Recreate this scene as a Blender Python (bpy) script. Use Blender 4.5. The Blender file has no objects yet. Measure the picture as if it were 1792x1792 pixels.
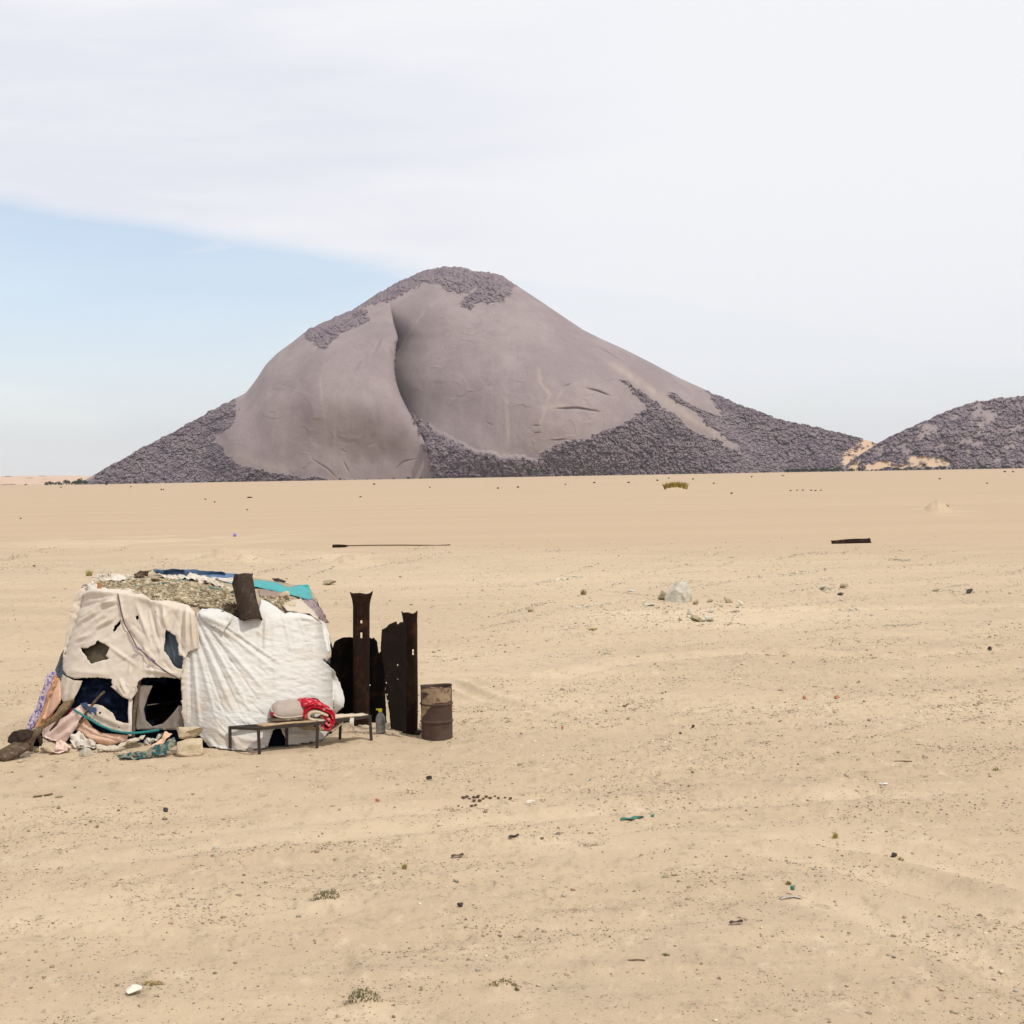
import bpy, bmesh, math, random
import numpy as np
from mathutils import Vector, Matrix
from mathutils.bvhtree import BVHTree
from mathutils.geometry import delaunay_2d_cdt

random.seed(7); rng = np.random.default_rng(7)
S = bpy.context.scene; C = S.collection

# ------------------------------------------------------------------ camera
F_PX = 2489.0; H = 4.2
PITCH = math.atan((896-831)/F_PX); ROLL = math.radians(1.0)
X0 = Vector((1,0,0)); U0 = Vector((0,math.sin(PITCH),math.cos(PITCH))); FW = Vector((0,math.cos(PITCH),-math.sin(PITCH)))
RT = math.cos(ROLL)*X0 - math.sin(ROLL)*U0
UP = math.sin(ROLL)*X0 + math.cos(ROLL)*U0
CP = Vector((0,0,H))
cam = bpy.data.cameras.new('camera'); co = bpy.data.objects.new('camera', cam); C.objects.link(co)
cam.sensor_width = 36; cam.lens = F_PX/1792*36; cam.clip_start = .1; cam.clip_end = 40000
M = Matrix.Identity(4)
for i in range(3):
    M[i][0], M[i][1], M[i][2], M[i][3] = RT[i], UP[i], -FW[i], CP[i]
co.matrix_world = M
S.camera = co

# ------------------------------------------------------------------ light
SUN_DIR = Vector((.50,-.44,1.10)).normalized()
sun = bpy.data.lights.new('sun','SUN'); sun.energy = 2.7; sun.angle = math.radians(2.5); sun.color = (1,.95,.87)
so = bpy.data.objects.new('sun', sun); C.objects.link(so)
so.rotation_euler = SUN_DIR.to_track_quat('Z','Y').to_euler()
SKY_STRENGTH = .15; CLOUD = (.925,.932,.965); EXPOSURE = 0.0; HAZE = 3.6e-5
S.view_settings.view_transform = 'Standard'; S.view_settings.look = 'None'
S.view_settings.exposure = EXPOSURE; S.view_settings.gamma = 1; S.view_settings.use_curve_mapping = False

class NT:
    """small helper to write node maths"""
    def __init__(s, tree): s.t = tree
    def n(s, typ, **kw):
        d = s.t.nodes.new(typ)
        for k, v in kw.items(): setattr(d, k, v)
        return d
    def put(s, sock, v):
        if isinstance(v, bpy.types.NodeSocket): s.t.links.new(v, sock)
        else: sock.default_value = v
    def m(s, op, a, b=0.0, c=0.0, clamp=False):
        d = s.n('ShaderNodeMath', operation=op, use_clamp=clamp)
        s.put(d.inputs[0], a); s.put(d.inputs[1], b); s.put(d.inputs[2], c)
        return d.outputs[0]
    def ss(s, x, a, b):
        d = s.n('ShaderNodeMapRange', interpolation_type='SMOOTHSTEP')
        s.put(d.inputs['Value'], x); d.inputs['From Min'].default_value = a; d.inputs['From Max'].default_value = b
        return d.outputs[0]
    def mix(s, f, a, b, blend='MIX'):
        d = s.n('ShaderNodeMix', data_type='RGBA', blend_type=blend)
        s.put(d.inputs[0], f)
        for k, v in ((6, a), (7, b)):
            if isinstance(v, (tuple, list)): v = tuple(v)+((1,) if len(v) == 3 else ())
            s.put(d.inputs[k], v)
        return d.outputs[2]
    def noise(s, vec, scale, detail=4, rough=.55, out=0, dist=0.0):
        d = s.n('ShaderNodeTexNoise'); s.put(d.inputs['Vector'], vec)
        d.inputs['Scale'].default_value = scale; d.inputs['Detail'].default_value = detail
        d.inputs['Roughness'].default_value = rough; d.inputs['Distortion'].default_value = dist
        return d.outputs[out]
    def mapping(s, vec, scale=(1,1,1), rot=(0,0,0), loc=(0,0,0)):
        d = s.n('ShaderNodeMapping'); s.put(d.inputs[0], vec)
        d.inputs['Scale'].default_value = scale; d.inputs['Rotation'].default_value = rot; d.inputs['Location'].default_value = loc
        return d.outputs[0]
    def comb(s, x, y, z=0.0):
        d = s.n('ShaderNodeCombineXYZ'); s.put(d.inputs[0], x); s.put(d.inputs[1], y); s.put(d.inputs[2], z)
        return d.outputs[0]

# world: physical sky behind a thin sheet of high cloud
W = bpy.data.worlds.new('World'); S.world = W; W.use_nodes = True
wt = NT(W.node_tree); W.node_tree.nodes.clear()
sky = wt.n('ShaderNodeTexSky', sky_type='NISHITA', sun_disc=False)
sky.sun_elevation = math.asin(SUN_DIR.z); sky.sun_rotation = math.atan2(SUN_DIR.x, SUN_DIR.y)
sky.air_density = 1.0; sky.dust_density = .4; sky.ozone_density = 1.0
bg1 = wt.n('ShaderNodeBackground'); wt.put(bg1.inputs[0], sky.outputs[0]); bg1.inputs[1].default_value = SKY_STRENGTH
tc = wt.n('ShaderNodeTexCoord'); sp = wt.n('ShaderNodeSeparateXYZ'); wt.put(sp.inputs[0], tc.outputs['Generated'])
ay = wt.m('MAXIMUM', wt.m('ABSOLUTE', sp.outputs[1]), .05)
u = wt.m('DIVIDE', sp.outputs[0], ay); v = wt.m('DIVIDE', sp.outputs[2], ay)
uv = wt.comb(u, v)
st = wt.mapping(uv, (2.2,13,1), (0,0,.16))
n1 = wt.noise(st, 1.3, 5, .55, 0, .4); n2 = wt.noise(wt.mapping(uv, (3,22,1), (0,0,.2), (3,1,0)), 1.6, 6, .6, 0, .5)
n3 = wt.noise(wt.mapping(uv, (1.6,6.5,1), (0,0,.22), (7,2,0)), 1.5, 3, .5)
edge = wt.m('SUBTRACT', wt.m('SUBTRACT', v, wt.m('MULTIPLY_ADD', u, -.185, .1265)), wt.m('MULTIPLY', wt.m('SUBTRACT', n1, .5), .045))
c1 = wt.ss(edge, -.015, .018)
wisp = wt.m('MULTIPLY', wt.m('MULTIPLY', wt.ss(n2, .46, .62), wt.ss(edge, -.045, -.004)), .6)
c2 = wt.m('MULTIPLY', wt.ss(u, -.14, .04), .93)
streak = wt.m('MULTIPLY', wt.m('MULTIPLY', wt.ss(n2, .50, .72), wt.ss(v, .10, .17)), .55)
front = wt.ss(sp.outputs[1], -.05, .15)
low = wt.m('MULTIPLY_ADD', wt.ss(v, .17, -.02), .42, .38)           # paler, dustier air low down
cl = wt.m('MAXIMUM', wt.m('MAXIMUM', wt.m('MAXIMUM', c1, c2), wt.m('MAXIMUM', streak, wisp)), low)
gap = wt.m('MULTIPLY', wt.m('MULTIPLY', wt.ss(n3, .50, .66), wt.ss(v, .14, .05)), .30)
cl = wt.m('SUBTRACT', cl, wt.m('MULTIPLY', gap, wt.ss(u, .08, .2)), clamp=True)
cl = wt.m('SUBTRACT', 1.0, wt.m('MULTIPLY', wt.m('SUBTRACT', 1.0, cl), front), clamp=True)
shade = wt.m('MULTIPLY', wt.m('MULTIPLY_ADD', wt.ss(n2, .35, .65), .35, wt.m('MULTIPLY', wt.ss(n3, .40, .60), .75)), wt.ss(u, .16, -.15))
ccol = wt.mix(wt.m('MULTIPLY', shade, .65), CLOUD, (.76,.78,.885))
bg2 = wt.n('ShaderNodeBackground'); wt.put(bg2.inputs[0], ccol); bg2.inputs[1].default_value = 1.0
mx = wt.n('ShaderNodeMixShader'); wt.put(mx.inputs[0], cl); wt.put(mx.inputs[1], bg1.outputs[0]); wt.put(mx.inputs[2], bg2.outputs[0])
wo = wt.n('ShaderNodeOutputWorld'); wt.put(wo.inputs[0], mx.outputs[0])

# ------------------------------------------------------------------ pixel <-> place
def ray(px, py):
    return FW + RT*((px-896)/F_PX) - UP*((py-896)/F_PX)
def P(px, py, Y):
    d = ray(px, py); return CP + d*(Y/d.y)
def PN(px, py, Y):
    px = np.asarray(px, float); py = np.asarray(py, float)
    d = np.array(FW) + np.multiply.outer((px-896)/F_PX, np.array(RT)) - np.multiply.outer((py-896)/F_PX, np.array(UP))
    return np.array(CP) + d*(np.asarray(Y)/d[...,1])[...,None]
def projN(p):
    q = p-np.array(CP); w = np.maximum(q@np.array(FW), .01)
    return 896+F_PX*(q@np.array(RT))/w, 896-F_PX*(q@np.array(UP))/w

# ------------------------------------------------------------------ noise
def _h(ix, iy, seed):
    n = (ix.astype(np.int64)*374761393 + iy.astype(np.int64)*668265263 + seed*1274126177) & 0xffffffff
    n = ((n ^ (n >> 13))*1274126177) & 0xffffffff
    return ((n ^ (n >> 16)) & 0xffffff)/16777215.0
def vn(x, y, seed=0):
    x = np.asarray(x, float); y = np.asarray(y, float)
    ix = np.floor(x); iy = np.floor(y); fx = x-ix; fy = y-iy
    fx = fx*fx*fx*(fx*(fx*6-15)+10); fy = fy*fy*fy*(fy*(fy*6-15)+10)
    a = _h(ix,iy,seed); b = _h(ix+1,iy,seed); c = _h(ix,iy+1,seed); d = _h(ix+1,iy+1,seed)
    return (a*(1-fx)+b*fx)*(1-fy)+(c*(1-fx)+d*fx)*fy
def fbm(x, y, seed=0, oct=4, g=.5):
    t = 0; a = 1; s = 0
    for o in range(oct):
        t = t+a*(vn(x*2**o+o*17.3, y*2**o-o*9.1, seed+o)-.5); s += a; a *= g
    return t/s*2
def worley(x, y, seed=0):
    """distance to nearest and second nearest point, and the cell's own random number"""
    ix = np.floor(x); iy = np.floor(y)
    d1 = np.full(x.shape, 9.); d2 = np.full(x.shape, 9.); cid = np.zeros(x.shape); sx = np.zeros(x.shape); sy = np.zeros(x.shape)
    for a in (-1,0,1):
        for b in (-1,0,1):
            cx = ix+a+_h(ix+a,iy+b,seed); cy = iy+b+_h(ix+a,iy+b,seed+5)
            d = np.hypot(x-cx, y-cy); r = _h(ix+a,iy+b,seed+9)
            m = d < d1
            d2 = np.where(m, d1, np.minimum(d2, d)); cid = np.where(m, r, cid)
            sx = np.where(m, x-cx, sx); sy = np.where(m, y-cy, sy); d1 = np.where(m, d, d1)
    return d1, d2, cid, sx, sy
def inpoly(x, y, poly):
    x = np.asarray(x, float); y = np.asarray(y, float); r = np.zeros(x.shape, bool)
    n = len(poly)
    for i in range(n):
        x1,y1 = poly[i]; x2,y2 = poly[(i+1)%n]
        if y1 == y2: continue
        r ^= ((y1 > y) != (y2 > y)) & (x < (x2-x1)*(y-y1)/(y2-y1)+x1)
    return r
def segdist(x, y, pts, pad=None):
    """distance to a polyline and the fraction along it"""
    if pad is not None:
        xs_ = [p[0] for p in pts]; ys_ = [p[1] for p in pts]
        m0 = (x > min(xs_)-pad) & (x < max(xs_)+pad) & (y > min(ys_)-pad) & (y < max(ys_)+pad)
        D_ = np.full(np.shape(x), 1e9); T_ = np.zeros(np.shape(x))
        if m0.any(): D_[m0], T_[m0] = segdist(x[m0], y[m0], pts)
        return D_, T_
    best = np.full(np.shape(x), 1e9); tt = np.zeros(np.shape(x)); n = len(pts)-1
    for i in range(n):
        (x1,y1),(x2,y2) = pts[i], pts[i+1]; dx,dy = x2-x1, y2-y1
        t = np.clip(((x-x1)*dx+(y-y1)*dy)/(dx*dx+dy*dy+1e-9), 0, 1)
        d = np.hypot(x-x1-t*dx, y-y1-t*dy); m = d < best
        best = np.where(m, d, best); tt = np.where(m, (i+t)/n, tt)
    return best, tt
def sstep(a, b, x):
    t = np.clip((x-a)/(b-a), 0, 1); return t*t*(3-2*t)

# ------------------------------------------------------------------ materials
def mat(name, col, rough=.9, var=(6,.25), bump=(40,.2), metal=0.0, col2=None, mix2=(2,.5,.6), spec=.2, stretch=(1,1,1), attr=None, trans=0.0):
    m = bpy.data.materials.new(name); m.use_nodes = True; t = NT(m.node_tree)
    b = m.node_tree.nodes['Principled BSDF']; b.inputs['Roughness'].default_value = rough; b.inputs['Metallic'].default_value = metal
    b.inputs['Specular IOR Level'].default_value = spec
    tc = t.n('ShaderNodeTexCoord'); vec = t.mapping(tc.outputs['Object'], stretch)
    base = tuple(col)
    if attr:
        a = t.n('ShaderNodeAttribute', attribute_name=attr); base = a.outputs['Color']
    if col2:
        f = t.ss(t.noise(vec, mix2[0], 5, .6), mix2[1], mix2[2]); base = t.mix(f, base, tuple(col2))
    n = t.noise(vec, var[0], 5, .6)
    k = t.m('MULTIPLY_ADD', n, var[1]*2, 1-var[1])
    base = t.mix(1.0, base, t.comb(k,k,k), 'MULTIPLY')
    t.put(b.inputs['Base Color'], base)
    if bump:
        bn = t.n('ShaderNodeBump'); bn.inputs['Strength'].default_value = bump[1]; bn.inputs['Distance'].default_value = .02
        t.put(bn.inputs['Height'], t.noise(vec, bump[0], 5, .6)); t.put(b.inputs['Normal'], bn.outputs[0])
    if trans: b.inputs['Transmission Weight'].default_value = trans
    return m

# ------------------------------------------------------------------ objects
def tag(o, label=None, cat=None, group=None, kind=None):
    if label: o['label'] = label
    if cat: o['category'] = cat
    if group: o['group'] = group
    if kind: o['kind'] = kind
    return o
def thing(name, loc, label, cat, group=None):
    o = bpy.data.objects.new(name, None); o.empty_display_size = .2; C.objects.link(o); o.location = loc
    return tag(o, label, cat, group)
def obj(name, verts, faces, m, parent=None, origin=None, smooth=False, solid=0, world=True, attrs=None):
    """link verts/faces (world places) as one mesh; under a parent they become local to it"""
    v = np.asarray(verts, float).reshape(-1,3)
    if parent is not None:
        base = np.array(parent.location) if parent.type == 'EMPTY' or parent.parent is None else np.array(parent.parent.location)
        if world: v = v-base
    elif origin is not None:
        if world: v = v-np.array(origin)
    me = bpy.data.meshes.new(name)
    if isinstance(faces, np.ndarray):
        nf, k = faces.shape
        me.vertices.add(len(v)); me.vertices.foreach_set('co', v.ravel())
        me.loops.add(nf*k); me.loops.foreach_set('vertex_index', faces.ravel().astype(np.int32))
        me.polygons.add(nf); me.polygons.foreach_set('loop_start', np.arange(0,nf*k,k,dtype=np.int32))
        me.update(calc_edges=True)
    else:
        me.from_pydata([tuple(p) for p in v], [], faces)
    for an, av in (attrs or {}).items():
        a = me.color_attributes.new(an, 'FLOAT_COLOR', 'POINT')
        c = np.ones((len(v),4)); av = np.asarray(av)
        if av.ndim == 1: c[:,:3] = av[:,None]
        else: c[:,:3] = av
        a.data.foreach_set('color', c.ravel())
    me.validate()
    if smooth: me.polygons.foreach_set('use_smooth', np.ones(len(me.polygons), bool))
    me.update()
    for x in (m if isinstance(m, list) else [m]): me.materials.append(x)
    o = bpy.data.objects.new(name, me); C.objects.link(o)
    if parent is not None: o.parent = parent
    elif origin is not None: o.location = origin
    if solid:
        s = o.modifiers.new('thickness','SOLIDIFY'); s.thickness = solid; s.offset = 0
    return o
class MB:
    def __init__(s): s.v = []; s.f = []
    def add(s, v, f):
        b = len(s.v); s.v += [tuple(p) for p in v]; s.f += [[b+i for i in q] for q in f]
    def box(s, c, ax, size):
        """box centred at c with axes ax (3 vectors) and full sizes"""
        c = Vector(c); ax = [Vector(a).normalized() for a in ax]; p = []
        for i in (-1,1):
            for j in (-1,1):
                for k in (-1,1): p.append(c+ax[0]*(i*size[0]/2)+ax[1]*(j*size[1]/2)+ax[2]*(k*size[2]/2))
        s.add(p, [(0,1,3,2),(4,6,7,5),(0,4,5,1),(2,3,7,6),(0,2,6,4),(1,5,7,3)])
    def bar(s, a, b, w, h=None):
        a = Vector(a); b = Vector(b); d = (b-a); L = d.length; d.normalize()
        q = Vector((0,0,1)) if abs(d.z) < .9 else Vector((0,1,0))
        x = d.cross(q).normalized(); y = x.cross(d)
        s.box((a+b)/2, (d,x,y), (L,w,h or w))
    def tube(s, pts, r, n=7, cap=True):
        pts = [Vector(p) for p in pts]; rr = r if isinstance(r, (list,tuple)) else [r]*len(pts)
        b = len(s.v); x = None
        for i, p in enumerate(pts):
            d = (pts[min(i+1,len(pts)-1)]-pts[max(i-1,0)]).normalized()
            if x is None:
                q = Vector((0,0,1)) if abs(d.z) < .9 else Vector((1,0,0)); x = d.cross(q).normalized()
            else: x = (x-d*x.dot(d)).normalized()
            y = d.cross(x)
            for k in range(n):
                a = 2*math.pi*k/n; s.v.append(tuple(p+(x*math.cos(a)+y*math.sin(a))*rr[i]))
        for i in range(len(pts)-1):
            for k in range(n):
                s.f.append([b+i*n+k, b+i*n+(k+1)%n, b+(i+1)*n+(k+1)%n, b+(i+1)*n+k])
        if cap: s.f.append([b+k for k in range(n)][::-1]); s.f.append([b+(len(pts)-1)*n+k for k in range(n)])
    def lathe(s, c, prof, n=40, fx=None):
        b = len(s.v); c = Vector(c)
        for (r,z) in prof:
            for k in range(n):
                a = 2*math.pi*k/n; p = Vector((r*math.cos(a), r*math.sin(a), z))
                if fx: p = fx(p, a)
                s.v.append(tuple(c+p))
        for i in range(len(prof)-1):
            for k in range(n):
                s.f.append([b+i*n+k, b+i*n+(k+1)%n, b+(i+1)*n+(k+1)%n, b+(i+1)*n+k])
        s.f.append([b+k for k in range(n)][::-1]); s.f.append([b+(len(prof)-1)*n+k for k in range(n)])
    def build(s, name, m, parent=None, origin=None, smooth=False, solid=0):
        return obj(name, s.v, s.f, m, parent, origin, smooth, solid)
def grid_faces(nr, nc, wrap=False):
    i = np.arange(nr-1)[:,None]; j = np.arange(nc if wrap else nc-1)[None,:]
    a = i*nc+j; b = i*nc+(j+1)%nc; c = (i+1)*nc+(j+1)%nc; d = (i+1)*nc+j
    return np.stack([a+0*b,b+0*a,c,d], -1).reshape(-1,4)

# ------------------------------------------------------------------ ground
BUMPS = []      # (x, y, rx, ry, height)
def bump_px(px, py, wpx, hpx, fl=1.6):
    """a sand heap whose foot is seen at px,py, wpx wide and hpx tall"""
    g = ground0(px, py); s = g.y/F_PX
    BUMPS.append((g.x, g.y+wpx*s*.3, wpx*s*.36, wpx*s*.36*fl*.5, hpx*s)); return g
def ground0(px, py, z=0.0):
    d = ray(px, py); t = (z-H)/d.z; return CP+d*t
bump_px(385,986,150,20); bump_px(610,988,90,14); bump_px(1183,860,52,9); bump_px(1645,898,62,22)
bump_px(1215,1100,210,7); bump_px(1425,1045,110,9); bump_px(700,1288,150,9,1.0); bump_px(567,1588,75,11)
bump_px(637,1775,90,20); bump_px(880,1742,75,12); bump_px(265,1722,60,10); bump_px(1470,1375,70,9); bump_px(950,1478,90,6)
BUMPS += [(-7.4,23.0,.35,.2,.05),(-6.6,22.55,.4,.18,.04),(-5.9,22.4,.3,.18,.05),(-4.7,21.9,.3,.2,.05),(-1.25,22.75,.28,.2,.05),(-1.75,23.3,.4,.3,.06),(-2.6,24.0,.5,.3,.06)]
BUMPS += [(-2.3,22.75,.55,.45,.05), (-4.25,21.8,.3,.25,-.03)]
TRACKS = [([(1330,1455),(1560,1490),(1900,1575)],.28,.035), ([(1300,1480),(1500,1525),(1900,1640)],.28,.03),
          ([(1380,1568),(1480,1590),(1640,1650),(1850,1745)],.25,.03),
          ([(-50,1530),(250,1492),(560,1462),(920,1428),(1300,1395),(1850,1380)],.35,.03),
          ([(-50,1500),(300,1462),(640,1425),(1000,1398)],.3,.025),
          ([(780,1195),(850,1225),(930,1245),(1020,1262)],.16,.035), ([(800,1185),(880,1215),(960,1232),(1060,1240)],.16,.035),
          ([(-50,1290),(60,1240),(130,1200)],.25,.02),
          ([(930,1195),(1100,1158),(1300,1142),(1560,1150),(1850,1130)],.4,.04), ([(1000,1075),(1300,1068),(1900,1060)],.5,.03)]
TRW = []
for pts, w, a in TRACKS:
    q = [ground0(*p) for p in pts]; TRW.append(([(p.x,p.y) for p in q], w, a))
def gh(x, y):
    x = np.asarray(x, float); y = np.asarray(y, float)
    if x.ndim == 0: return gh(x[None], y[None])[0]
    r = np.hypot(x, y)
    k = np.clip(60/np.maximum(r,1), 0, 1)
    z = .05*fbm(x/6, y/6, 3, 3)*np.clip(r/10,0,1)*(k**.6)
    for (bx,by,rx,ry,h) in BUMPS:
        q = ((x-bx)/rx)**2+((y-by)/ry)**2; m_ = q < 7
        if not np.any(m_): continue
        xm, ym = x[m_], y[m_]; z = np.array(z, float)
        z[m_] += h*np.exp(-q[m_])*(1+.7*fbm((xm-bx)/rx*2.2+bx, (ym-by)/rx*2.2, 15, 4))
    return z
def gdetail(x, y):
    r = np.hypot(x, y); k = np.clip((70-r)/40, 0, 1)
    ca, sa = math.cos(.12), math.sin(.12); xr = x*ca+y*sa; yr = -x*sa+y*ca
    rough = sstep(-.25,.35, fbm(xr/5, yr/2.2, 31, 3))
    z = .024*fbm(xr/.9, yr/.4, 21, 3)*k*k*(.3+rough) + .020*fbm(x/.16, y/.13, 22, 3, .6)*k*(.3+1.2*rough)
    cl = np.maximum(fbm(x/.35, y/.3, 24, 3)-.12, 0); z = z+.10*cl*k*rough*vn(x/.07,y/.07,27)
    for pts, w, a in TRW:
        d, t = segdist(x, y, pts, w*4); e = 1.5*a*sstep(0,.12,t)*sstep(1,.88,t)*(.6+.6*vn(x/1.3,y/1.3,77))
        z = z-e*np.exp(-(d/w)**2)+e*.8*np.exp(-((d-w*1.5)/(w*.55))**2)
    return z
def G(px, py):
    g = ground0(px, py)
    for _ in range(4): g = ground0(px, py, float(gh(g.x, g.y)))
    for _ in range(2): g = ground0(px, py, gz_at(g.x, g.y))
    return g
def gz_at(x, y): return float(gh(np.array([x]), np.array([y]))[0]+gdetail(np.array([x]), np.array([y]))[0])
def onground(x, y): return Vector((x, y, gz_at(x,y)))

az = np.concatenate([np.linspace(-180,-32,38,endpoint=False), np.linspace(-32,-24,30,endpoint=False), np.linspace(-24,24,760,endpoint=False), np.linspace(24,32,30,endpoint=False), np.linspace(32,180,38,endpoint=False)])
rr = np.concatenate([[.02,2,4], np.geomspace(6,110,830,endpoint=False), np.geomspace(110,400,230,endpoint=False), np.geomspace(400,16000,130)])
A, R = np.meshgrid(np.radians(az), rr)
gx = R*np.sin(A); gy = R*np.cos(A)
gz = gh(gx, gy); nm_ = (np.abs(A) < math.radians(30)) & (R < 72); gz[nm_] += gdetail(gx[nm_], gy[nm_])
gv = np.stack([gx,gy,gz],-1).reshape(-1,3)
gpx, gpy = projN(np.stack([gx,gy,gz*0],-1)); behind = gy < 1
def blobs(lst):
    t = np.zeros(gx.shape)
    wx = gpx+60*fbm(gx/4, gy/4, 41, 3); wy = gpy+14*fbm(gx/3, gy/3, 42, 3)
    for cx,cy,rx,ry,a,tilt in lst:
        yy = wy-cy+tilt*(wx-cx)
        t = t+a*np.exp(-((wx-cx)/rx)**2-(yy/ry)**2)
    return np.where(behind, 0, t)
pale = blobs([(250,946,330,7,.9,.03),(900,1010,900,36,.75,.0),(1300,1085,420,30,.9,.01),(1215,1085,140,16,.6,0),(850,1170,420,45,.55,0),
              (900,1235,190,26,.5,.05),(120,1600,260,40,.6,.1),(1500,1250,500,40,.4,0),(640,1775,80,16,.9,0),(567,1590,70,12,.7,0),(390,975,80,12,1.0,0),(610,980,55,9,.9,0),
              (950,1475,100,10,.7,0),(1480,1590,120,26,.5,-.25),(880,1745,60,10,.6,0),(265,1715,60,10,.6,0),(1470,1380,60,10,.7,0),(1640,1480,160,16,.5,-.18),(1645,893,40,5,.8,0),(1183,857,30,4,.8,0),(40,1150,200,50,.3,.1)])
grav = blobs([(280,1482,330,26,.95,.07),(700,1445,260,18,.5,.06),(1450,1030,500,16,.35,0),(300,1000,400,14,.6,0),(800,990,500,12,.4,0),(1300,1150,420,16,.6,.03),(1600,1100,350,25,.4,.03),
              (1400,1440,420,60,.35,.05),(1150,1660,500,90,.45,.08),(1600,1600,260,70,.45,.08),(1300,1385,300,26,.45,.05),(700,1560,240,50,.4,.1),(300,1740,400,40,.3,.1),(1500,1740,500,50,.3,.05),(250,1370,420,18,.35,.03)])
farp = np.where(behind, 0, sstep(992, 935, gpy+14*fbm(gx/5, gy/9, 43, 3)))
trk = np.zeros(gx.shape)
for pts, w, a in TRW:
    d, tq = segdist(gx[nm_], gy[nm_], pts, w*4); trk[nm_] = np.maximum(trk[nm_], np.exp(-(d/(w*1.1))**2)*sstep(0,.1,tq)*sstep(1,.9,tq))
pale = pale+.55*trk; grav = grav*(1-.7*trk)
gcol = np.stack([np.clip(pale,0,1.3), np.clip(grav,0,1.2), farp],-1).reshape(-1,3)
gm = bpy.data.materials.new('desert_sand'); gm.use_nodes = True; t = NT(gm.node_tree)
b = gm.node_tree.nodes['Principled BSDF']; b.inputs['Roughness'].default_value = .95; b.inputs['Specular IOR Level'].default_value = .1
at = t.n('ShaderNodeAttribute', attribute_name='mask'); s3 = t.n('ShaderNodeSeparateColor'); t.put(s3.inputs[0], at.outputs['Color'])
tc = t.n('ShaderNodeTexCoord'); vec = tc.outputs['Object']
strv = t.mapping(vec, (.35,1,1), (0,0,-.12))
nb = t.noise(strv, .35, 6, .6); nm = t.noise(strv, 2.2, 6, .65); nf = t.noise(vec, 16, 4, .6); nff = t.noise(vec, 60, 3, .6)
SAND = (.44,.338,.228)
col = t.mix(t.ss(nb,.40,.62), SAND, (.485,.378,.254))
col = t.mix(t.m('MULTIPLY', s3.outputs[0], t.m('MULTIPLY_ADD', t.ss(nm,.35,.6), .6, .35), clamp=True), col, (.57,.452,.315))
gf = t.m('MULTIPLY', s3.outputs[1], t.ss(nm,.40,.62), clamp=True)
col = t.mix(t.m('MULTIPLY', gf, .7), col, (.355,.275,.20))
near = t.m('SUBTRACT', 1.0, s3.outputs[2])
nc_ = t.noise(t.mapping(vec,(1,.55,1),(0,0,-.12)), 3.6, 6, .72); cl_ = t.m('MULTIPLY', t.m('MULTIPLY', t.ss(nc_,.53,.66), t.m('MULTIPLY_ADD', t.ss(nm,.4,.6), .6, .25)), near)
col = t.mix(t.m('MULTIPLY', cl_, .8), col, (.30,.24,.155))
col = t.mix(t.m('MULTIPLY', t.m('MULTIPLY', t.ss(nc_,.45,.33), near), .5), col, (.56,.455,.32))
speck = t.m('MULTIPLY', t.m('MULTIPLY', t.ss(nf,.585,.68), t.ss(nm,.44,.6)), near)
col = t.mix(t.m('MULTIPLY', speck, .75), col, (.235,.178,.13))
sp2 = t.m('MULTIPLY', t.ss(nff,.6,.7), near); col = t.mix(t.m('MULTIPLY', sp2, .35), col, (.60,.49,.35))
strf = t.noise(t.mapping(vec, (.012,.16,1), (0,0,-.02)), .5, 5, .6)
fp_ = t.m('MULTIPLY', s3.outputs[2], t.m('SUBTRACT', 1.0, t.m('MULTIPLY', s3.outputs[0], .8), clamp=True))
col = t.mix(fp_, col, t.mix(t.ss(strf,.35,.65), (.440,.329,.219), (.462,.347,.234)))
t.put(b.inputs['Base Color'], col)
bn = t.n('ShaderNodeBump'); bn.inputs['Strength'].default_value = .7; bn.inputs['Distance'].default_value = .03
t.put(bn.inputs['Height'], t.m('ADD', t.m('MULTIPLY', nf, .6), t.m('MULTIPLY', nff, .3))); t.put(b.inputs['Normal'], bn.outputs[0])
tag(obj('ground', gv, grid_faces(len(rr), len(az), True)[:, ::-1], gm, smooth=True, attrs={'mask': gcol}), kind='structure')

# ------------------------------------------------------------------ hills
hm = bpy.data.materials.new('granite'); hm.use_nodes = True; t = NT(hm.node_tree)
b = hm.node_tree.nodes['Principled BSDF']; b.inputs['Roughness'].default_value = .9; b.inputs['Specular IOR Level'].default_value = .15
at = t.n('ShaderNodeAttribute', attribute_name='mask'); s3 = t.n('ShaderNodeSeparateColor'); t.put(s3.inputs[0], at.outputs['Color'])
tc = t.n('ShaderNodeTexCoord'); vec = tc.outputs['Object']
n1 = t.noise(t.mapping(vec,(1,1,.35)), .009, 6, .6); n2 = t.noise(t.mapping(vec,(1,1,.22)), .035, 6, .65); n3 = t.noise(vec, .12, 5, .65); n4 = t.noise(vec, .3, 4, .7)
rock = t.mix(t.ss(n1,.36,.64), (.242,.193,.192), (.298,.243,.232))
rock = t.mix(t.m('MULTIPLY', t.ss(n2,.45,.7), .4), rock, (.205,.165,.170))
n5 = t.noise(t.mapping(vec,(1,1,.06)), .09, 5, .7); rock = t.mix(t.m('MULTIPLY', t.ss(n5,.56,.75), .22), rock, (.36,.30,.27))
rub = t.mix(t.ss(n3,.36,.62), (.142,.106,.124), (.238,.188,.200))
n6 = t.noise(vec, .018, 4, .6); rub = t.mix(t.m('MULTIPLY', t.ss(n6,.48,.66), .45), rub, (.205,.165,.160)); rub = t.mix(t.m('MULTIPLY', t.ss(n6,.5,.34), .5), rub, (.115,.086,.105))
rub = t.mix(t.m('MULTIPLY', t.ss(n4,.55,.7),.55), rub, (.072,.056,.070))
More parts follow.
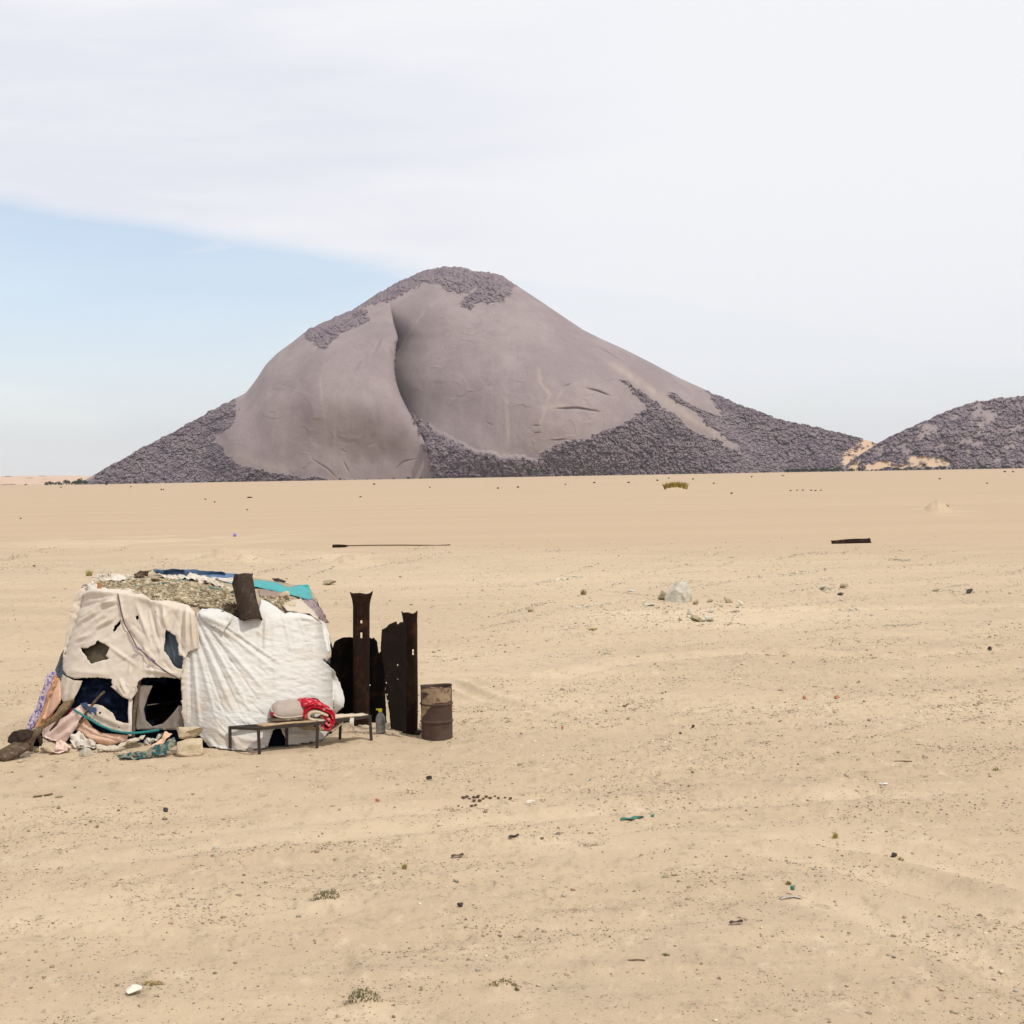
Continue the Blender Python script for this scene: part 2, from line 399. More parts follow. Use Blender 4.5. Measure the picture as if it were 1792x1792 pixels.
n7 = t.noise(t.mapping(vec,(1,1,.6)), .16, 6, .75); n8 = t.noise(t.mapping(vec,(1,1,.10)), .055, 5, .7)
rock = t.mix(t.m('MULTIPLY', t.ss(n7,.5,.68), .38), rock, (.195,.155,.160)); rock = t.mix(t.m('MULTIPLY', t.ss(n7,.46,.30), .30), rock, (.345,.288,.27)); rock = t.mix(t.m('MULTIPLY', t.ss(n8,.54,.68), .30), rock, (.20,.16,.17))
c = t.mix(s3.outputs[0], rock, rub)
c = t.mix(s3.outputs[1], c, (.40,.325,.270))
c = t.mix(s3.outputs[2], c, (.56,.40,.27))
t.put(b.inputs['Base Color'], c)
bn = t.n('ShaderNodeBump'); bn.inputs['Strength'].default_value = .5; bn.inputs['Distance'].default_value = 3.0
t.put(bn.inputs['Height'], t.m('MULTIPLY', t.m('MULTIPLY_ADD', n4, .8, n3), t.m('MULTIPLY_ADD', s3.outputs[0], .75, .42))); t.put(b.inputs['Normal'], bn.outputs[0])

def smooth2(a, k=1):
    for _ in range(k):
        p = np.pad(a, 1, mode='edge'); a = (p[:-2,1:-1]+p[2:,1:-1]+p[1:-1,:-2]+p[1:-1,2:]+4*p[1:-1,1:-1])/8
    return a
def hill(name, sil, x0, x1, nc, nr, D0, relief, rubble, sandm, streaks, cell, plates=False):
    xs = np.linspace(x0, x1, nc); sx, sy = zip(*sil)
    s = np.interp(xs, sx, sy)
    k = max(3, int(14*nc/(x1-x0))); ker = np.hanning(k+2)[1:-1]; ker /= ker.sum()
    s = np.convolve(np.pad(s, (k,k), mode='edge'), ker, 'same')[k:-k]
    base = 831-math.tan(ROLL)*(xs-896)+5.5
    s = np.minimum(s, base-.5)
    v = np.linspace(0,1,nr)[:,None]
    PX = np.broadcast_to(xs, (nr,nc)).copy(); PY = base+(s-base)*v
    wx = PX+9*fbm(PX/22, PY/22, 51, 3); wy = PY+7*fbm(PX/20, PY/20, 52, 3)
    rb = np.zeros(PX.shape)
    for poly in rubble: rb = np.maximum(rb, inpoly(wx, wy, poly))
    sd = np.zeros(PX.shape)
    for poly in sandm: sd = np.maximum(sd, inpoly(wx, wy, poly))
    sd = sd*(fbm(PX/7,PY/4,59,3) > -.22); rb = rb*(1-sd)
    if plates: rb = rb*(1-.75*sstep(.18,.3,fbm(PX/26,PY/12,64,3)))
    stk = np.zeros(PX.shape)
    for pts, w, a in streaks:
        d, tt = segdist(PX+2*fbm(PX/9,PY/9,54,2), PY, pts, w*4); stk = np.maximum(stk, a*np.exp(-(d/w)**2)*sstep(0,.1,tt)*sstep(1,.7,tt)*(.5+.8*vn(PX/5,PY/12,58)))
    cw = worley(PX/6+.4*fbm(PX/9,PY/9,66,2), PY/4.2, 67)[2]; cw2 = worley(PX/2.6, PY/2.2, 68)[2]
    r0_ = smooth2(rb, 46)
    rb = smooth2((r0_*(1+0*PX)-(r0_ < .05)*2+.62*(cw-.5)+.34*(cw2-.5)+.25*fbm(PX/30,PY/20,65,3) > .5).astype(float), 1); sd = smooth2(sd, 2)
    hgt = (base-s)*D0/F_PX; V = np.broadcast_to(v, PX.shape)
    D = relief(PX, PY, V, np.broadcast_to(hgt, PX.shape), smooth2(rb, 14))
    q = fbm(PX/70, PY/90, 60, 3)*7+fbm(PX/14, PY/14, 61, 3)*.25
    blk = 0
    for cs, amp, sd_ in ((cell*1.7, 4.5, 69), (cell*.7, 4.5, 70), (cell*.36, 4.5, 71)):
        wxx = PX/cs+.5*fbm(PX/cs/2,PY/cs/2,75,2); wyy = PY/(cs*.78)+.5*fbm(PX/cs/2,PY/cs/2,76,2)
        d1,d2,cid,ox,oy = worley(wxx, wyy, sd_)
        blk = blk-amp*(cid-.3)*.8-amp*.25*np.clip((d2-d1)*2.2,0,1)+amp*(_h(np.floor(cid*9999),np.floor(cid*7777),3)-.5)*ox*2.2-amp*(.25+.7*(_h(np.floor(cid*5555),np.floor(cid*3333),4)-.5))*oy
    fq = fbm(PX/130+.15*fbm(PX/30,PY/30,91,3), PY/75+.15*fbm(PX/25,PY/25,92,3), 93, 3)*3.2; fq = fq-np.floor(fq)
    led = 1.0*sstep(.0,.06,fq)*(1-sstep(.06,.95,fq))*sstep(.02,.3,fbm(PX/60,PY/45,94,3)+.05)*sstep(1,.9,V)
    D = D-led*(1-rb)+q*(1-rb)+(q*1.0+blk)*rb
    PYd = PY+rb*V**3*2.0*(fbm(PX/5, PY*0, 81, 2)+fbm(PX/16,PY*0,82,2)*.8)
    p = PN(PX, PYd, D)
    # back of the hill
    top = p[-1]; back = []
    for k in (.12,.3,.55,.8,1.0):
        q2 = top.copy(); q2[:,1] += top[:,2]*1.6*k+10; q2[:,2] = top[:,2]*(1-k**1.4)-3*k; back.append(q2)
    allp = np.concatenate([p, np.stack(back)],0); nrt = allp.shape[0]
    at = np.zeros((nrt,nc,3)); at[:nr,:,0] = rb; at[:nr,:,1] = np.clip(stk,0,1); at[:nr,:,2] = sd; at[nr:,:,0] = 1
    o = obj(name, allp.reshape(-1,3), grid_faces(nrt,nc), hm, origin=(float(p[0,nc//2,0]), D0, 0), smooth=True, attrs={'mask': at.reshape(-1,3)})
    fr_ = np.zeros((nrt-1,nc-1)); rr2 = (rb > .5); fr_[:nr-1] = rr2[:-1,:-1] & rr2[1:,1:]
    o.data.polygons.foreach_set('use_smooth', (fr_.ravel() < .5)); o.data.update()
    return tag(o, kind='structure')

SIL = [(100,852),(138,846),(170,828),(210,806),(250,783),(300,757),(340,735),(380,712),(412,697),(430,688),(450,662),(465,638),(485,618),(510,600),(535,580),(560,566),(590,553),(620,540),(650,520),(690,497),(720,483),(750,471),(780,466),(810,468),(830,474),(855,475),(880,484),(905,500),(940,523),(980,550),(1020,577),(1050,592),(1090,610),(1140,635),(1190,662),(1230,680),(1270,698),(1320,718),(1360,732),(1400,741),(1440,750),(1480,760),(1505,768),(1525,772),(1560,788),(1620,826)]
CREV = [(500,676),(545,684),(570,690),(592,697),(604,693),(640,689),(665,692),(690,700),(715,712),(740,727),(770,741),(800,752),(850,762)]
GROOVES = [([(988,556),(1015,568),(1042,582)],3,16),([(1040,606),(1065,618),(1098,640)],3,14),([(1022,679),(1045,684),(1072,695)],3,22),([(968,716),(1010,714),(1056,722)],3,22),
           ([(650,628),(662,606),(668,590)],2.5,12),([(620,652),(632,630)],2,8),([(932,745),(946,745)],2,9),([(934,758),(947,757)],2,9),([(960,771),(995,769)],2,10),([(985,677),(1002,671)],1.5,8),
           ([(540,800),(575,822),(590,838)],2,8),([(600,805),(612,830)],2,8),([(690,825),(705,808),(730,803)],2,9),([(690,598),(697,610)],3,14),([(683,605),(690,640)],3,22)]
rg_ = random.Random(5)
for _ in range(10):
    x_, y_ = rg_.uniform(470,1080), rg_.uniform(560,800); l_ = rg_.uniform(4,16); a_ = rg_.uniform(-.5,.6); GROOVES.append(([(x_,y_),(x_+l_*.5,y_+l_*.5*a_+1),(x_+l_,y_+l_*a_)],rg_.uniform(1.5,2.4),rg_.uniform(3,5)))
def relief_main(PX, PY, V, h, rb):
    tal = np.clip(np.maximum(sstep(420,330,PX), sstep(1180,1330,PX)), 0, 1)
    dome = 1.05*h*(1-np.sqrt(np.maximum(1-(V*.992)**2, 0)))+.12*h*V
    lin = 1.25*h*V
    D = 2700+np.where(True, dome*(1-tal)+lin*tal, 0)
    D = D+130*((PX-800)/700)**2
    yy_ = np.linspace(440,880,441); xq = np.convolve(np.pad(np.interp(yy_, [c[0] for c in CREV], [c[1] for c in CREV]),(9,9),mode='edge'), np.hanning(21)[1:-1]/np.hanning(21).sum(), 'same')[9:-9]; xc = np.interp(PY, yy_, xq); s = PX-xc
    amp = sstep(520,620,PY)*(1-.98*sstep(690,815,PY))
    a = -70*amp*np.sqrt(np.clip(1-np.exp(np.minimum(s,0)/48),0,1))*sstep(-330,-60,s)
    bb = 34*amp*np.exp(-np.maximum(s,0)/16)+88*amp*np.exp(-np.maximum(s,0)/95)
    D = D+np.where(s < 0, a, bb)
    D = D-75*np.exp(-((PX-940)/150)**2-((PY-700)/150)**2)-8*np.exp(-((PX-560)/110)**2-((PY-720)/110)**2)
    # far right shoulder stands back behind the right edge of the dome
    ex = np.interp(PY, [500,560,620,680,740,790],[940,1000,1090,1170,1235,1300]); e = PX-ex
    D = D+26*sstep(-5,70,e)*sstep(520,590,PY)*sstep(1500,1300,PX)-12*np.exp(-((e+6)/22)**2)*sstep(560,640,PY)*sstep(800,740,PY)
    for pts, w, am in GROOVES:
        d, tt = segdist(PX, PY, pts, w*4); D = D+.38*am*np.exp(-(d/(w*.6))**2)*np.sin(np.pi*np.clip(tt,.03,.97))
    # talus leans out from the foot of the domes
    D = D-22*rb*sstep(705,740,PX)*sstep(960,900,PX)*sstep(1.0,.5,V)*sstep(720,790,PY)
    return D
RUB = [[(60,870),(138,846),(412,690),(408,738),(372,768),(395,798),(440,818),(520,836),(600,842),(600,870)],
       [(612,540),(690,490),(750,462),(800,455),(860,466),(912,500),(885,508),(850,500),(815,514),(790,508),(770,495),(745,497),(720,505),(690,520),(650,535)],
       [(800,532),(830,512),(870,503),(895,510),(880,522),(850,528),(820,540)],
       [(524,582),(560,556),(640,540),(642,568),(600,580),(572,608),(545,600)],
       [(720,724),(735,740),(752,742),(775,765),(800,780),(840,790),(900,802),(940,806),(935,845),(760,845),(748,790)],
       [(932,850),(945,790),(1000,775),(1060,752),(1105,735),(1132,712),(1110,692),(1072,655),(1120,684),(1168,720),(1228,762),(1290,792),(1350,815),(1350,850)],
       [(1162,686),(1200,700),(1250,726),(1265,733),(1238,680),(1300,700),(1400,730),(1560,765),(1640,850),(1320,850),(1300,786),(1236,736)]]
SANDM = [[(1532,764),(1510,768),(1478,796),(1466,815),(1500,812),(1545,785)]]
STK = [([(886,690),(888,740),(890,800)],3,.55),([(943,640),(946,670),(962,690),(955,715)],3,.55),([(955,715),(946,740),(952,760)],3,.5),([(745,540),(712,590),(690,625)],2,.5),
       ([(560,650),(565,720),(575,780)],2,.3),([(985,680),(972,705)],2,.4),([(960,745),(972,765)],2,.4),([(880,560),(900,570)],2,.2),([(1060,630),(1120,668),(1170,704),(1232,750),(1305,790)],7,.6),([(945,715),(1000,708)],5,.5),([(860,790),(930,800)],6,.35),([(400,790),(470,815),(540,825)],7,.3)]
hill('mountain', SIL, 100, 1620, 1500, 400, 2700, relief_main, RUB, SANDM, STK, 11)
SIL2 = [(1455,826),(1480,815),(1500,802),(1525,782),(1560,762),(1600,745),(1640,726),(1690,706),(1740,698),(1800,692),(1900,688),(2000,705),(2100,745),(2250,815)]
def relief2(PX, PY, V, h, rb):
    return 2550+1.2*h*V+60*((PX-1850)/300)**2-25*np.exp(-((PX-1680)/70)**2-((PY-760)/40)**2)
hill('rocky_hill', SIL2, 1455, 2250, 800, 200, 2550, relief2, [[(1400,600),(2300,600),(2300,900),(1400,900)]], [[(1590,804),(1640,798),(1665,812),(1640,820),(1590,816)],[(1480,812),(1560,806),(1600,818),(1500,826)]], [], 15, True)
# far dunes left
dm = bpy.data.materials.new('far_dune_sand'); dm.use_nodes = True; t = NT(dm.node_tree); b = dm.node_tree.nodes['Principled BSDF']; b.inputs['Roughness'].default_value = .95
tc = t.n('ShaderNodeTexCoord'); nn = t.noise(t.mapping(tc.outputs['Object'],(.004,.004,.16)), 1.4, 5, .6)
t.put(b.inputs['Base Color'], t.mix(t.ss(nn,.4,.62), (.56,.37,.255), (.50,.385,.275)))
xs = np.linspace(-900,330,260); vv = np.linspace(0,1,14)[:,None]
bs = 831-math.tan(ROLL)*(xs-896)+2.0; tp = 832.5+1.2*fbm(xs/60,xs*0,5,4)-.006*(xs-60)*(xs < 60)+np.clip((xs-140)/60,0,3)*3
PXd = np.broadcast_to(xs,(14,260)); PYd = bs+(np.minimum(tp,bs-.5)-bs)*vv
pd = PN(PXd, PYd, 5200+vv*160+30*fbm(PXd/40,PYd/3,6,3)); bk = pd[-1].copy(); bk[:,1] += 400; bk[:,2] = -2
pd = np.concatenate([pd, bk[None]],0)
tag(obj('dunes', pd.reshape(-1,3), grid_faces(15,260), dm, origin=(-1700,5200,0), smooth=True), kind='structure')

# ------------------------------------------------------------------ materials of the things
MT = dict(
 navy = mat('shade_dark_navy_tarp', (.003,.005,.012), .9, (9,.5), (14,.6), spec=.04),  # navy cloth, its colour darkened to carry the shade inside the hut
 canvas = mat('cream_canvas', (.60,.52,.43), .95, (5,.14), (160,.12), col2=(.52,.43,.33), mix2=(1.6,.5,.75)),
 white = mat('white_woven_tarp', (.61,.59,.55), .8, (5,.10), (16,.6), col2=(.52,.45,.37), mix2=(1.1,.50,.74), stretch=(1,1,2.2)),
 cream = mat('pale_cloth', (.52,.44,.35), .95, (8,.18), (90,.2)),
 peach = mat('peach_cloth', (.68,.43,.30), .95, (7,.14), (90,.2)),
 pink = mat('pale_pink_cloth', (.68,.50,.42), .95, (7,.14), (90,.2)),
 orange = mat('orange_cloth', (.52,.27,.14), .95, (8,.2), (90,.2)),
 floral = mat('floral_cloth', (.50,.42,.46), .95, (8,.2), (60,.2), col2=(.12,.10,.30), mix2=(22,.5,.56)),
 denim = mat('denim', (.05,.075,.14), .95, (20,.4), (90,.3)),
 red = mat('dark_red_cloth', (.22,.02,.03), .95, (8,.2), (60,.2)),
 board = mat('olive_board', (.10,.078,.05), .9, (9,.35), (20,.3)),
 slate = mat('slate_blue_cloth', (.085,.105,.125), .85, (9,.3), (30,.4)),
 shade = mat('shaded_grey_beige_cloth', (.21,.175,.145), .95, (7,.2), (50,.3)),  # light grey-beige cloth with the doorway's shade put into its colour
 teal = mat('teal_tarp', (.065,.315,.32), .7, (6,.2), (30,.3), spec=.3),
 tealnet = mat('teal_netting', (.035,.10,.095), .9, (25,.5), (60,.5), col2=(.24,.22,.16), mix2=(11,.46,.54)),
 blue = mat('faded_blue_tarp', (.10,.16,.27), .75, (9,.25), (40,.3)),
 rope = mat('purple_grey_rope', (.11,.08,.085), .95, (60,.4), (90,.5)),
 trope = mat('teal_rope', (.03,.20,.19), .9, (40,.3), (90,.5)),
 rust = mat('dark_rusted_steel', (.018,.0085,.0052), .85, (14,.5), (60,.5), col2=(.055,.023,.011), mix2=(5,.48,.72), spec=.12),
 black = mat('blackened_steel', (.0028,.002,.0017), .9, (14,.5), (60,.5), col2=(.016,.0075,.0045), mix2=(5,.5,.72), spec=.06),
 rustpost = mat('weathered_brown_steel', (.042,.028,.020), .9, (16,.4), (60,.6), col2=(.075,.054,.038), mix2=(11,.5,.65)),
 barrel = mat('rusted_brown_drum', (.068,.041,.030), .7, (6,.25), (50,.3), col2=(.090,.058,.042), mix2=(4,.45,.7), spec=.2),
 drumstain = mat('sandy_rust_stain', (.30,.215,.135), .9, (9,.35), (60,.4), col2=(.10,.066,.046), mix2=(11,.44,.72)),
 frame = mat('dark_brown_tube', (.035,.024,.018), .6, (14,.3), (60,.3), spec=.4),
 plank = mat('worn_plank', (.42,.30,.185), .9, (6,.25), (30,.4), stretch=(1,6,1), col2=(.30,.21,.12), mix2=(4,.5,.7)),
 matting = mat('pale_mat', (.56,.47,.36), .95, (9,.2), (50,.3)),
 pillow = mat('grey_beige_pillow', (.38,.315,.265), .95, (7,.18), (30,.5)),
 piping = mat('cream_piping', (.50,.42,.33), .9, (9,.2), (60,.2)),
 blanket = mat('red_blanket', (.42,.014,.028), .95, (10,.35), (60,.5), col2=(.55,.20,.20), mix2=(13,.54,.575), spec=.03),
 lining = mat('cream_fleece', (.62,.50,.36), 1, (20,.2), (60,.6)),
 jug = mat('cloudy_plastic', (.30,.30,.29), .25, (8,.15), None, spec=.5, trans=.55),
 yellow = mat('yellow_plastic', (.68,.58,.03), .45, (5,.1), None, spec=.4),
 log = mat('dry_dark_wood', (.11,.075,.048), .95, (9,.45), (26,.9), col2=(.24,.19,.13), mix2=(7,.52,.7), stretch=(1,3,3)),
 leather = mat('dark_curled_hide', (.045,.032,.024), .8, (9,.4), (40,.4)),
 stone = mat('pale_limestone', (.50,.40,.265), .95, (7,.25), (22,.6), col2=(.36,.29,.19), mix2=(4,.5,.68)),
 grey = mat('grey_stone', (.50,.465,.385), .95, (5,.25), (10,.8), col2=(.36,.305,.22), mix2=(3,.5,.66)),
 buff = mat('buff_stone', (.36,.30,.20), .95, (5,.3), (16,.6), col2=(.24,.19,.115), mix2=(4,.5,.66)),
 dark = mat('dark_stone', (.06,.055,.05), .9, (9,.3), (30,.5)),
 orangestone = mat('reddish_stone', (.42,.17,.09), .95, (9,.3), (30,.4)),
 whitestone = mat('whitish_stone', (.66,.62,.53), .95, (9,.15), (30,.4)),
 stones = mat('mixed_pebbles', (1,1,1), .95, (30,.15), None, attr='col'),
 grass = mat('dry_grass', (1,1,1), .9, (4,.2), None, attr='col'),
 leaf = mat('acacia_leaves', (1,1,1), .9, (.6,.2), None, attr='col'),
 bark = mat('grey_bark', (.10,.08,.06), .95, (3,.3), (10,.4)),
 rag = mat('dirty_white_rag', (.62,.56,.48), .95, (9,.2), (60,.3), col2=(.42,.34,.25), mix2=(5,.5,.7)),
 green = mat('green_netting', (.06,.20,.145), .8, (20,.4), (60,.4)),
 wood = mat('grey_stick', (.16,.11,.07), .95, (9,.3), (40,.5)),
 paper = mat('white_litter', (.78,.77,.74), .8, (9,.1), (30,.2)),
 purplebit = mat('violet_cloth', (.22,.17,.25), .95, (14,.4), (60,.3)),
)

# ------------------------------------------------------------------ the hut: a rounded shell with cloth pieces hung on it
base_l = [G(66,1292), G(195,1308), G(322,1308), G(400,1312), G(560,1298), Vector((-2.95,24.2,0)), Vector((-3.05,25.9,0)), Vector((-4.4,27.2,0)), Vector((-6.3,27.2,0)), Vector((-7.75,25.6,0))]
roof_l = [P(150,1030,24.0), P(240,1046,23.3), P(340,1075,22.75), P(450,1078,22.75), P(555,1082,23.3), P(566,1070,24.6), P(546,1030,26.0), P(425,1008,26.8), P(275,1003,26.6), P(165,1016,25.4)]
def loop(pts, n=80):
    q = []; N = len(pts)
    for k in range(n):
        f = k/n*N; i = int(f); t = f-i
        p0,p1,p2,p3 = (pts[(i+j)%N] for j in (-1,0,1,2))
        q.append(.5*((2*p1)+(p2-p0)*t+(2*p0-5*p1+4*p2-p3)*t*t+(3*p1-p0-3*p2+p3)*t**3))
    return q
NL = 80; bl = loop(base_l, NL); rl = loop(roof_l, NL); hv = []; NV = 22
rc = sum(rl, Vector())/NL+Vector((0,0,.12))
for i in range(NV+1):
    t_ = i/NV
    for a, c in zip(bl, rl):
        p = a.lerp(c, t_); p.z = a.z*(1-t_)+c.z*t_
        out = Vector((p.x-rc.x, p.y-rc.y, 0)).normalized(); hv.append(p+out*(.06*math.sin(math.pi*t_)-.10))
NR = 6
for i in range(1, NR+1):
    t_ = i/NR
    for c in rl:
        p = c.lerp(rc, t_); p.z = c.z+(rc.z-c.z)*(1-(1-t_)**2); hv.append(p)
hf = grid_faces(NV+1+NR, NL, True).tolist()
def hole_faces(polys):
    V_ = np.array([p[:] for p in hv]); F_ = np.array(hf); cen = V_[F_].mean(1); px_, py_ = projN(cen); nn_ = np.arange(len(hf)); front_ = (cen[:,1] < rc.y+.2) & (nn_ < NV*NL)
    m_ = np.zeros(len(hf), bool)
    for pl in polys: m_ |= inpoly(px_, py_, pl)
    return [f for f, k in zip(hf[:NV*NL], (m_ & front_)[:NV*NL]) if not k]
HUT = thing('tent_hut', (-5.3,24.4,0), 'low flat roofed hut wrapped in torn cream canvas, white tarp and coloured rags', 'hut')
DOOR = [(258,1196),(300,1186),(322,1188),(322,1262),(300,1268),(272,1268),(258,1250)]; GAP = [(478,1268),(502,1312),(462,1318),(466,1295)]
shell = obj('inner_wall', hv, hole_faces([DOOR]), MT['navy'], HUT, smooth=True)  # near-black wall colour stands in for the unlit interior behind the gaps
obj('roof_cover', hv, hf[NV*NL:], mat('dusty_roof_cloth', (.36,.29,.20), .95, (6,.3), (20,.5), col2=(.20,.16,.12), mix2=(4,.5,.66)), HUT, smooth=True)
BV = BVHTree.FromPolygons([Vector(p) for p in hv], hf)
def onshell(px, py, off):
    d = ray(px, py).normalized(); hit, nrm, idx, dist = BV.ray_cast(CP, d)
    if hit is not None:
        p = hit
    else:
        bd = 1e9
        for k in range(70):
            q = CP+d*(21+.09*k); h, n_, i_, dd = BV.find_nearest(q)
            if dd < bd: bd, p, h2 = dd, q, h
    o_ = Vector((p.x-rc.x, p.y-rc.y, 0)).normalized()*.8+Vector((0,0,.25+max(0,p.z-1.9)*1.2))
    nrm = (o_.normalized()*.6-d*.7).normalized()
    q = p-d*(off*1.15)      # slide towards the viewer along the line of sight
    g = float(gh(q.x, q.y))
    if q.z < g+.012: q = Vector((q.x, q.y, g+.012+off*.2))
    return q, nrm
def cloth(name, poly, m, parent, off=.05, holes=(), folds=(), fine=(.006,5,14,0.0), step=3.0, solid=.006, place=None, label=None, jag=0.0):
    """a piece of cloth with the given outline laid on the hut's wall, with folds; holes are real gaps"""
    place = place or onshell
    def dense(pl):
        q = []
        for i in range(len(pl)):
            (x1,y1),(x2,y2) = pl[i], pl[(i+1)%len(pl)]; n = max(1, int(math.hypot(x2-x1,y2-y1)/step+.5))
            for k in range(n):
                t_ = k/n; j = jag if k else 0
                q.append((x1+(x2-x1)*t_+random.uniform(-j,j), y1+(y2-y1)*t_+random.uniform(-j,j)))
        return q
    loops = [dense(poly)]+[dense(h) for h in holes]
    pts = []; edges = []
    for lp in loops:
        b0 = len(pts); pts += lp; edges += [(b0+i, b0+(i+1)%len(lp)) for i in range(len(lp))]
    x0 = min(p[0] for p in poly); x1 = max(p[0] for p in poly); y0 = min(p[1] for p in poly); y1 = max(p[1] for p in poly)
    gx_, gy_ = np.meshgrid(np.arange(x0, x1, step), np.arange(y0, y1, step)); gx_ = gx_+(np.arange(gx_.shape[0])%2)[:,None]*step/2
    fx, fy = gx_.ravel(), gy_.ravel(); ok = inpoly(fx, fy, loops[0])
    for h in loops[1:]: ok &= ~inpoly(fx, fy, h)
    for lp in loops:
        d, _ = segdist(fx, fy, lp+[lp[0]]); ok &= d > step*.5
    pts += list(zip(fx[ok], fy[ok]))
    vo, _, fo, _, _, _ = delaunay_2d_cdt([Vector(p) for p in pts], edges, [], 0, 1e-5)
    vx = np.array([p.x for p in vo]); vy = np.array([p.y for p in vo]); fa = np.array([list(f) for f in fo])
    cx, cy = vx[fa].mean(1), vy[fa].mean(1); keep = inpoly(cx, cy, loops[0])
    for h in loops[1:]: keep &= ~inpoly(cx, cy, h)
    fa = fa[keep]
    disp = np.zeros(len(vx))
    for f in folds:
        p0, p1, w, a = f[:4]; d, t_ = segdist(vx, vy, [p0,p1])
        disp += a*np.exp(-(d/w)**2)*np.sin(np.pi*np.clip(t_*.9+.08,0,1))**.7
    fa_, sx, sy, ang = fine; ca, sa = math.cos(ang), math.sin(ang)
    ux = vx*ca+vy*sa; uy = -vx*sa+vy*ca; sd = abs(hash(name+str(poly[0])))%1000 if False else int(poly[0][0]*7+poly[0][1]*13)%997
    disp += fa_*(fbm(ux/sx, uy/sy, sd, 3)+.6*(1-2*np.abs(fbm(ux/sx/2, uy/sy/2, sd+4, 2))))
    out = []
    for x, y, e in zip(vx, vy, disp):
        q, nrm = place(float(x), float(y), off); out.append(q+nrm*float(e) if nrm.dot(ray(x,y)) < 0 else q)
    o = obj(name, out, fa, m, parent, smooth=True, solid=solid)
    if label: o['label'] = label
    return o
def Z(f, ox, oy, pts): return [(ox+x/f, oy+y/f) for x,y in pts]
z1 = lambda *p: Z(4.267,0,960,p)
z2 = lambda *p: Z(4.48,300,960,p)
z3 = lambda *p: Z(4.48,440,1000,p)
z4 = lambda *p: Z(3.584,100,980,p)
z5 = lambda *p: Z(4.978,0,1160,p)
z6 = lambda *p: Z(5.43,370,1190,p)

# cloths behind
cloth('board_panel', z1((570,710),(850,660),(850,880),(650,900)), MT['board'], HUT, .03, fine=(.01,14,14,0))
cloth('blue_lining', z1((1190,570),(1420,590),(1430,930),(1190,900)), MT['slate'], HUT, .03, fine=(.02,6,20,0), folds=[((296,1100),(310,1170),4,.03)])
cloth('side_lining', z1((505,690),(560,700),(560,1000),(440,990),(410,910)), MT['slate'], HUT, .02, fine=(.02,8,14,.3))
cloth('navy_sheet', z5((640,120),(1240,110),(1180,600),(900,620),(560,560),(520,330)), mat('navy_cloth', (.0025,.0045,.012), .9, (9,.5), (14,.6), col2=(.009,.015,.030), mix2=(6,.52,.68), spec=.04), HUT, .03, fine=(.03,16,7,.15), folds=[((130,1225),(225,1240),4,.03),((160,1250),(225,1262),3,.03)])
cloth('doorway_cloth', z5((1190,190),(1330,200),(1285,300),(1255,400),(1270,500),(1330,555),(1420,530),(1500,450),(1560,370),(1600,380),(1600,585),(1180,580)), MT['shade'], HUT, .06, fine=(.02,6,18,.2), folds=[((245,1215),(250,1270),4,.04)])
# lower left rags
cloth('floral_cloth', z5((425,95),(492,70),(500,130),(440,260),(380,420),(310,560),(262,600),(225,570),(330,340),(380,220)), MT['floral'], HUT, .06, fine=(.03,6,14,.5), folds=[((90,1180),(60,1270),3,.05)])
cloth('orange_cloth', z5((478,95),(520,140),(545,250),(530,350),(440,480),(400,530),(335,570),(300,560),(370,440),(430,250)), MT['orange'], HUT, .09, fine=(.03,5,18,.5), folds=[((100,1190),(76,1268),3,.06),((92,1230),(68,1275),2.5,-.05)])
cloth('peach_strip', z5((495,120),(530,180),(530,330),(450,450),(400,500),(370,490),(430,330)), MT['peach'], HUT, .12, fine=(.02,5,16,.5), folds=[((102,1200),(84,1258),3,.05)])
cloth('cream_patch', z5((545,100),(640,150),(722,158),(690,230),(640,325),(560,350),(530,300),(515,200)), MT['cream'], HUT, .12, fine=(.015,6,14,.35), folds=[((120,1190),(112,1225),3,.04),((133,1195),(122,1226),3,.03)])
cloth('khaki_strip', z5((560,335),(650,320),(560,450),(430,560),(340,590),(330,560),(450,480)), mat('khaki_cloth', (.22,.15,.075), .95), HUT, .14, fine=(.02,5,9,.6), folds=[((120,1235),(76,1275),3,.05)])
cloth('red_scrap', z5((570,390),(640,400),(690,380),(600,450),(530,490)), MT['red'], HUT, .10, fine=(.015,5,9,.5))
cloth('peach_cloth', z5((745,470),(800,560),(880,610),(1120,630),(1100,680),(960,720),(820,695),(720,615),(640,570),(690,500)), MT['peach'], HUT, .13, fine=(.02,16,9,.2), folds=[((150,1290),(210,1298),5,.06),((146,1262),(180,1288),4,-.04)])
cloth('pink_cloth', z5((705,365),(755,425),(745,480),(690,540),(560,710),(510,740),(385,700),(360,590),(460,530),(600,450)), MT['pink'], HUT, .16, fine=(.02,18,7,-.7), folds=[((140,1243),(85,1290),5,.07),((148,1255),(100,1300),4,.05),((125,1250),(80,1282),3,-.04)])
cloth('scalloped_cloth', z5((845,362),(900,378),(935,405),(985,440),(1015,500),(1070,520),(1135,530),(1135,615),(1060,612),(900,560),(760,465),(740,360)), MT['cream'], HUT, .18, fine=(.02,12,9,.4), folds=[((160,1245),(222,1275),4,.04)], holes=[z5((870,425),(890,432),(880,450),(866,445)),z5((1030,555),(1045,560),(1035,578))], jag=.5)
cloth('denim_scrap', z5((700,352),(760,345),(770,375),(838,388),(845,452),(790,445),(745,410)), MT['denim'], HUT, .21, fine=(.015,6,6,0), jag=.6)
cloth('hanging_scrap', z5((965,205),(1060,170),(1190,200),(1200,240),(1140,330),(1060,290)), MT['cream'], HUT, .15, fine=(.02,6,10,.2), folds=[((205,1200),(222,1224),3,.05)])
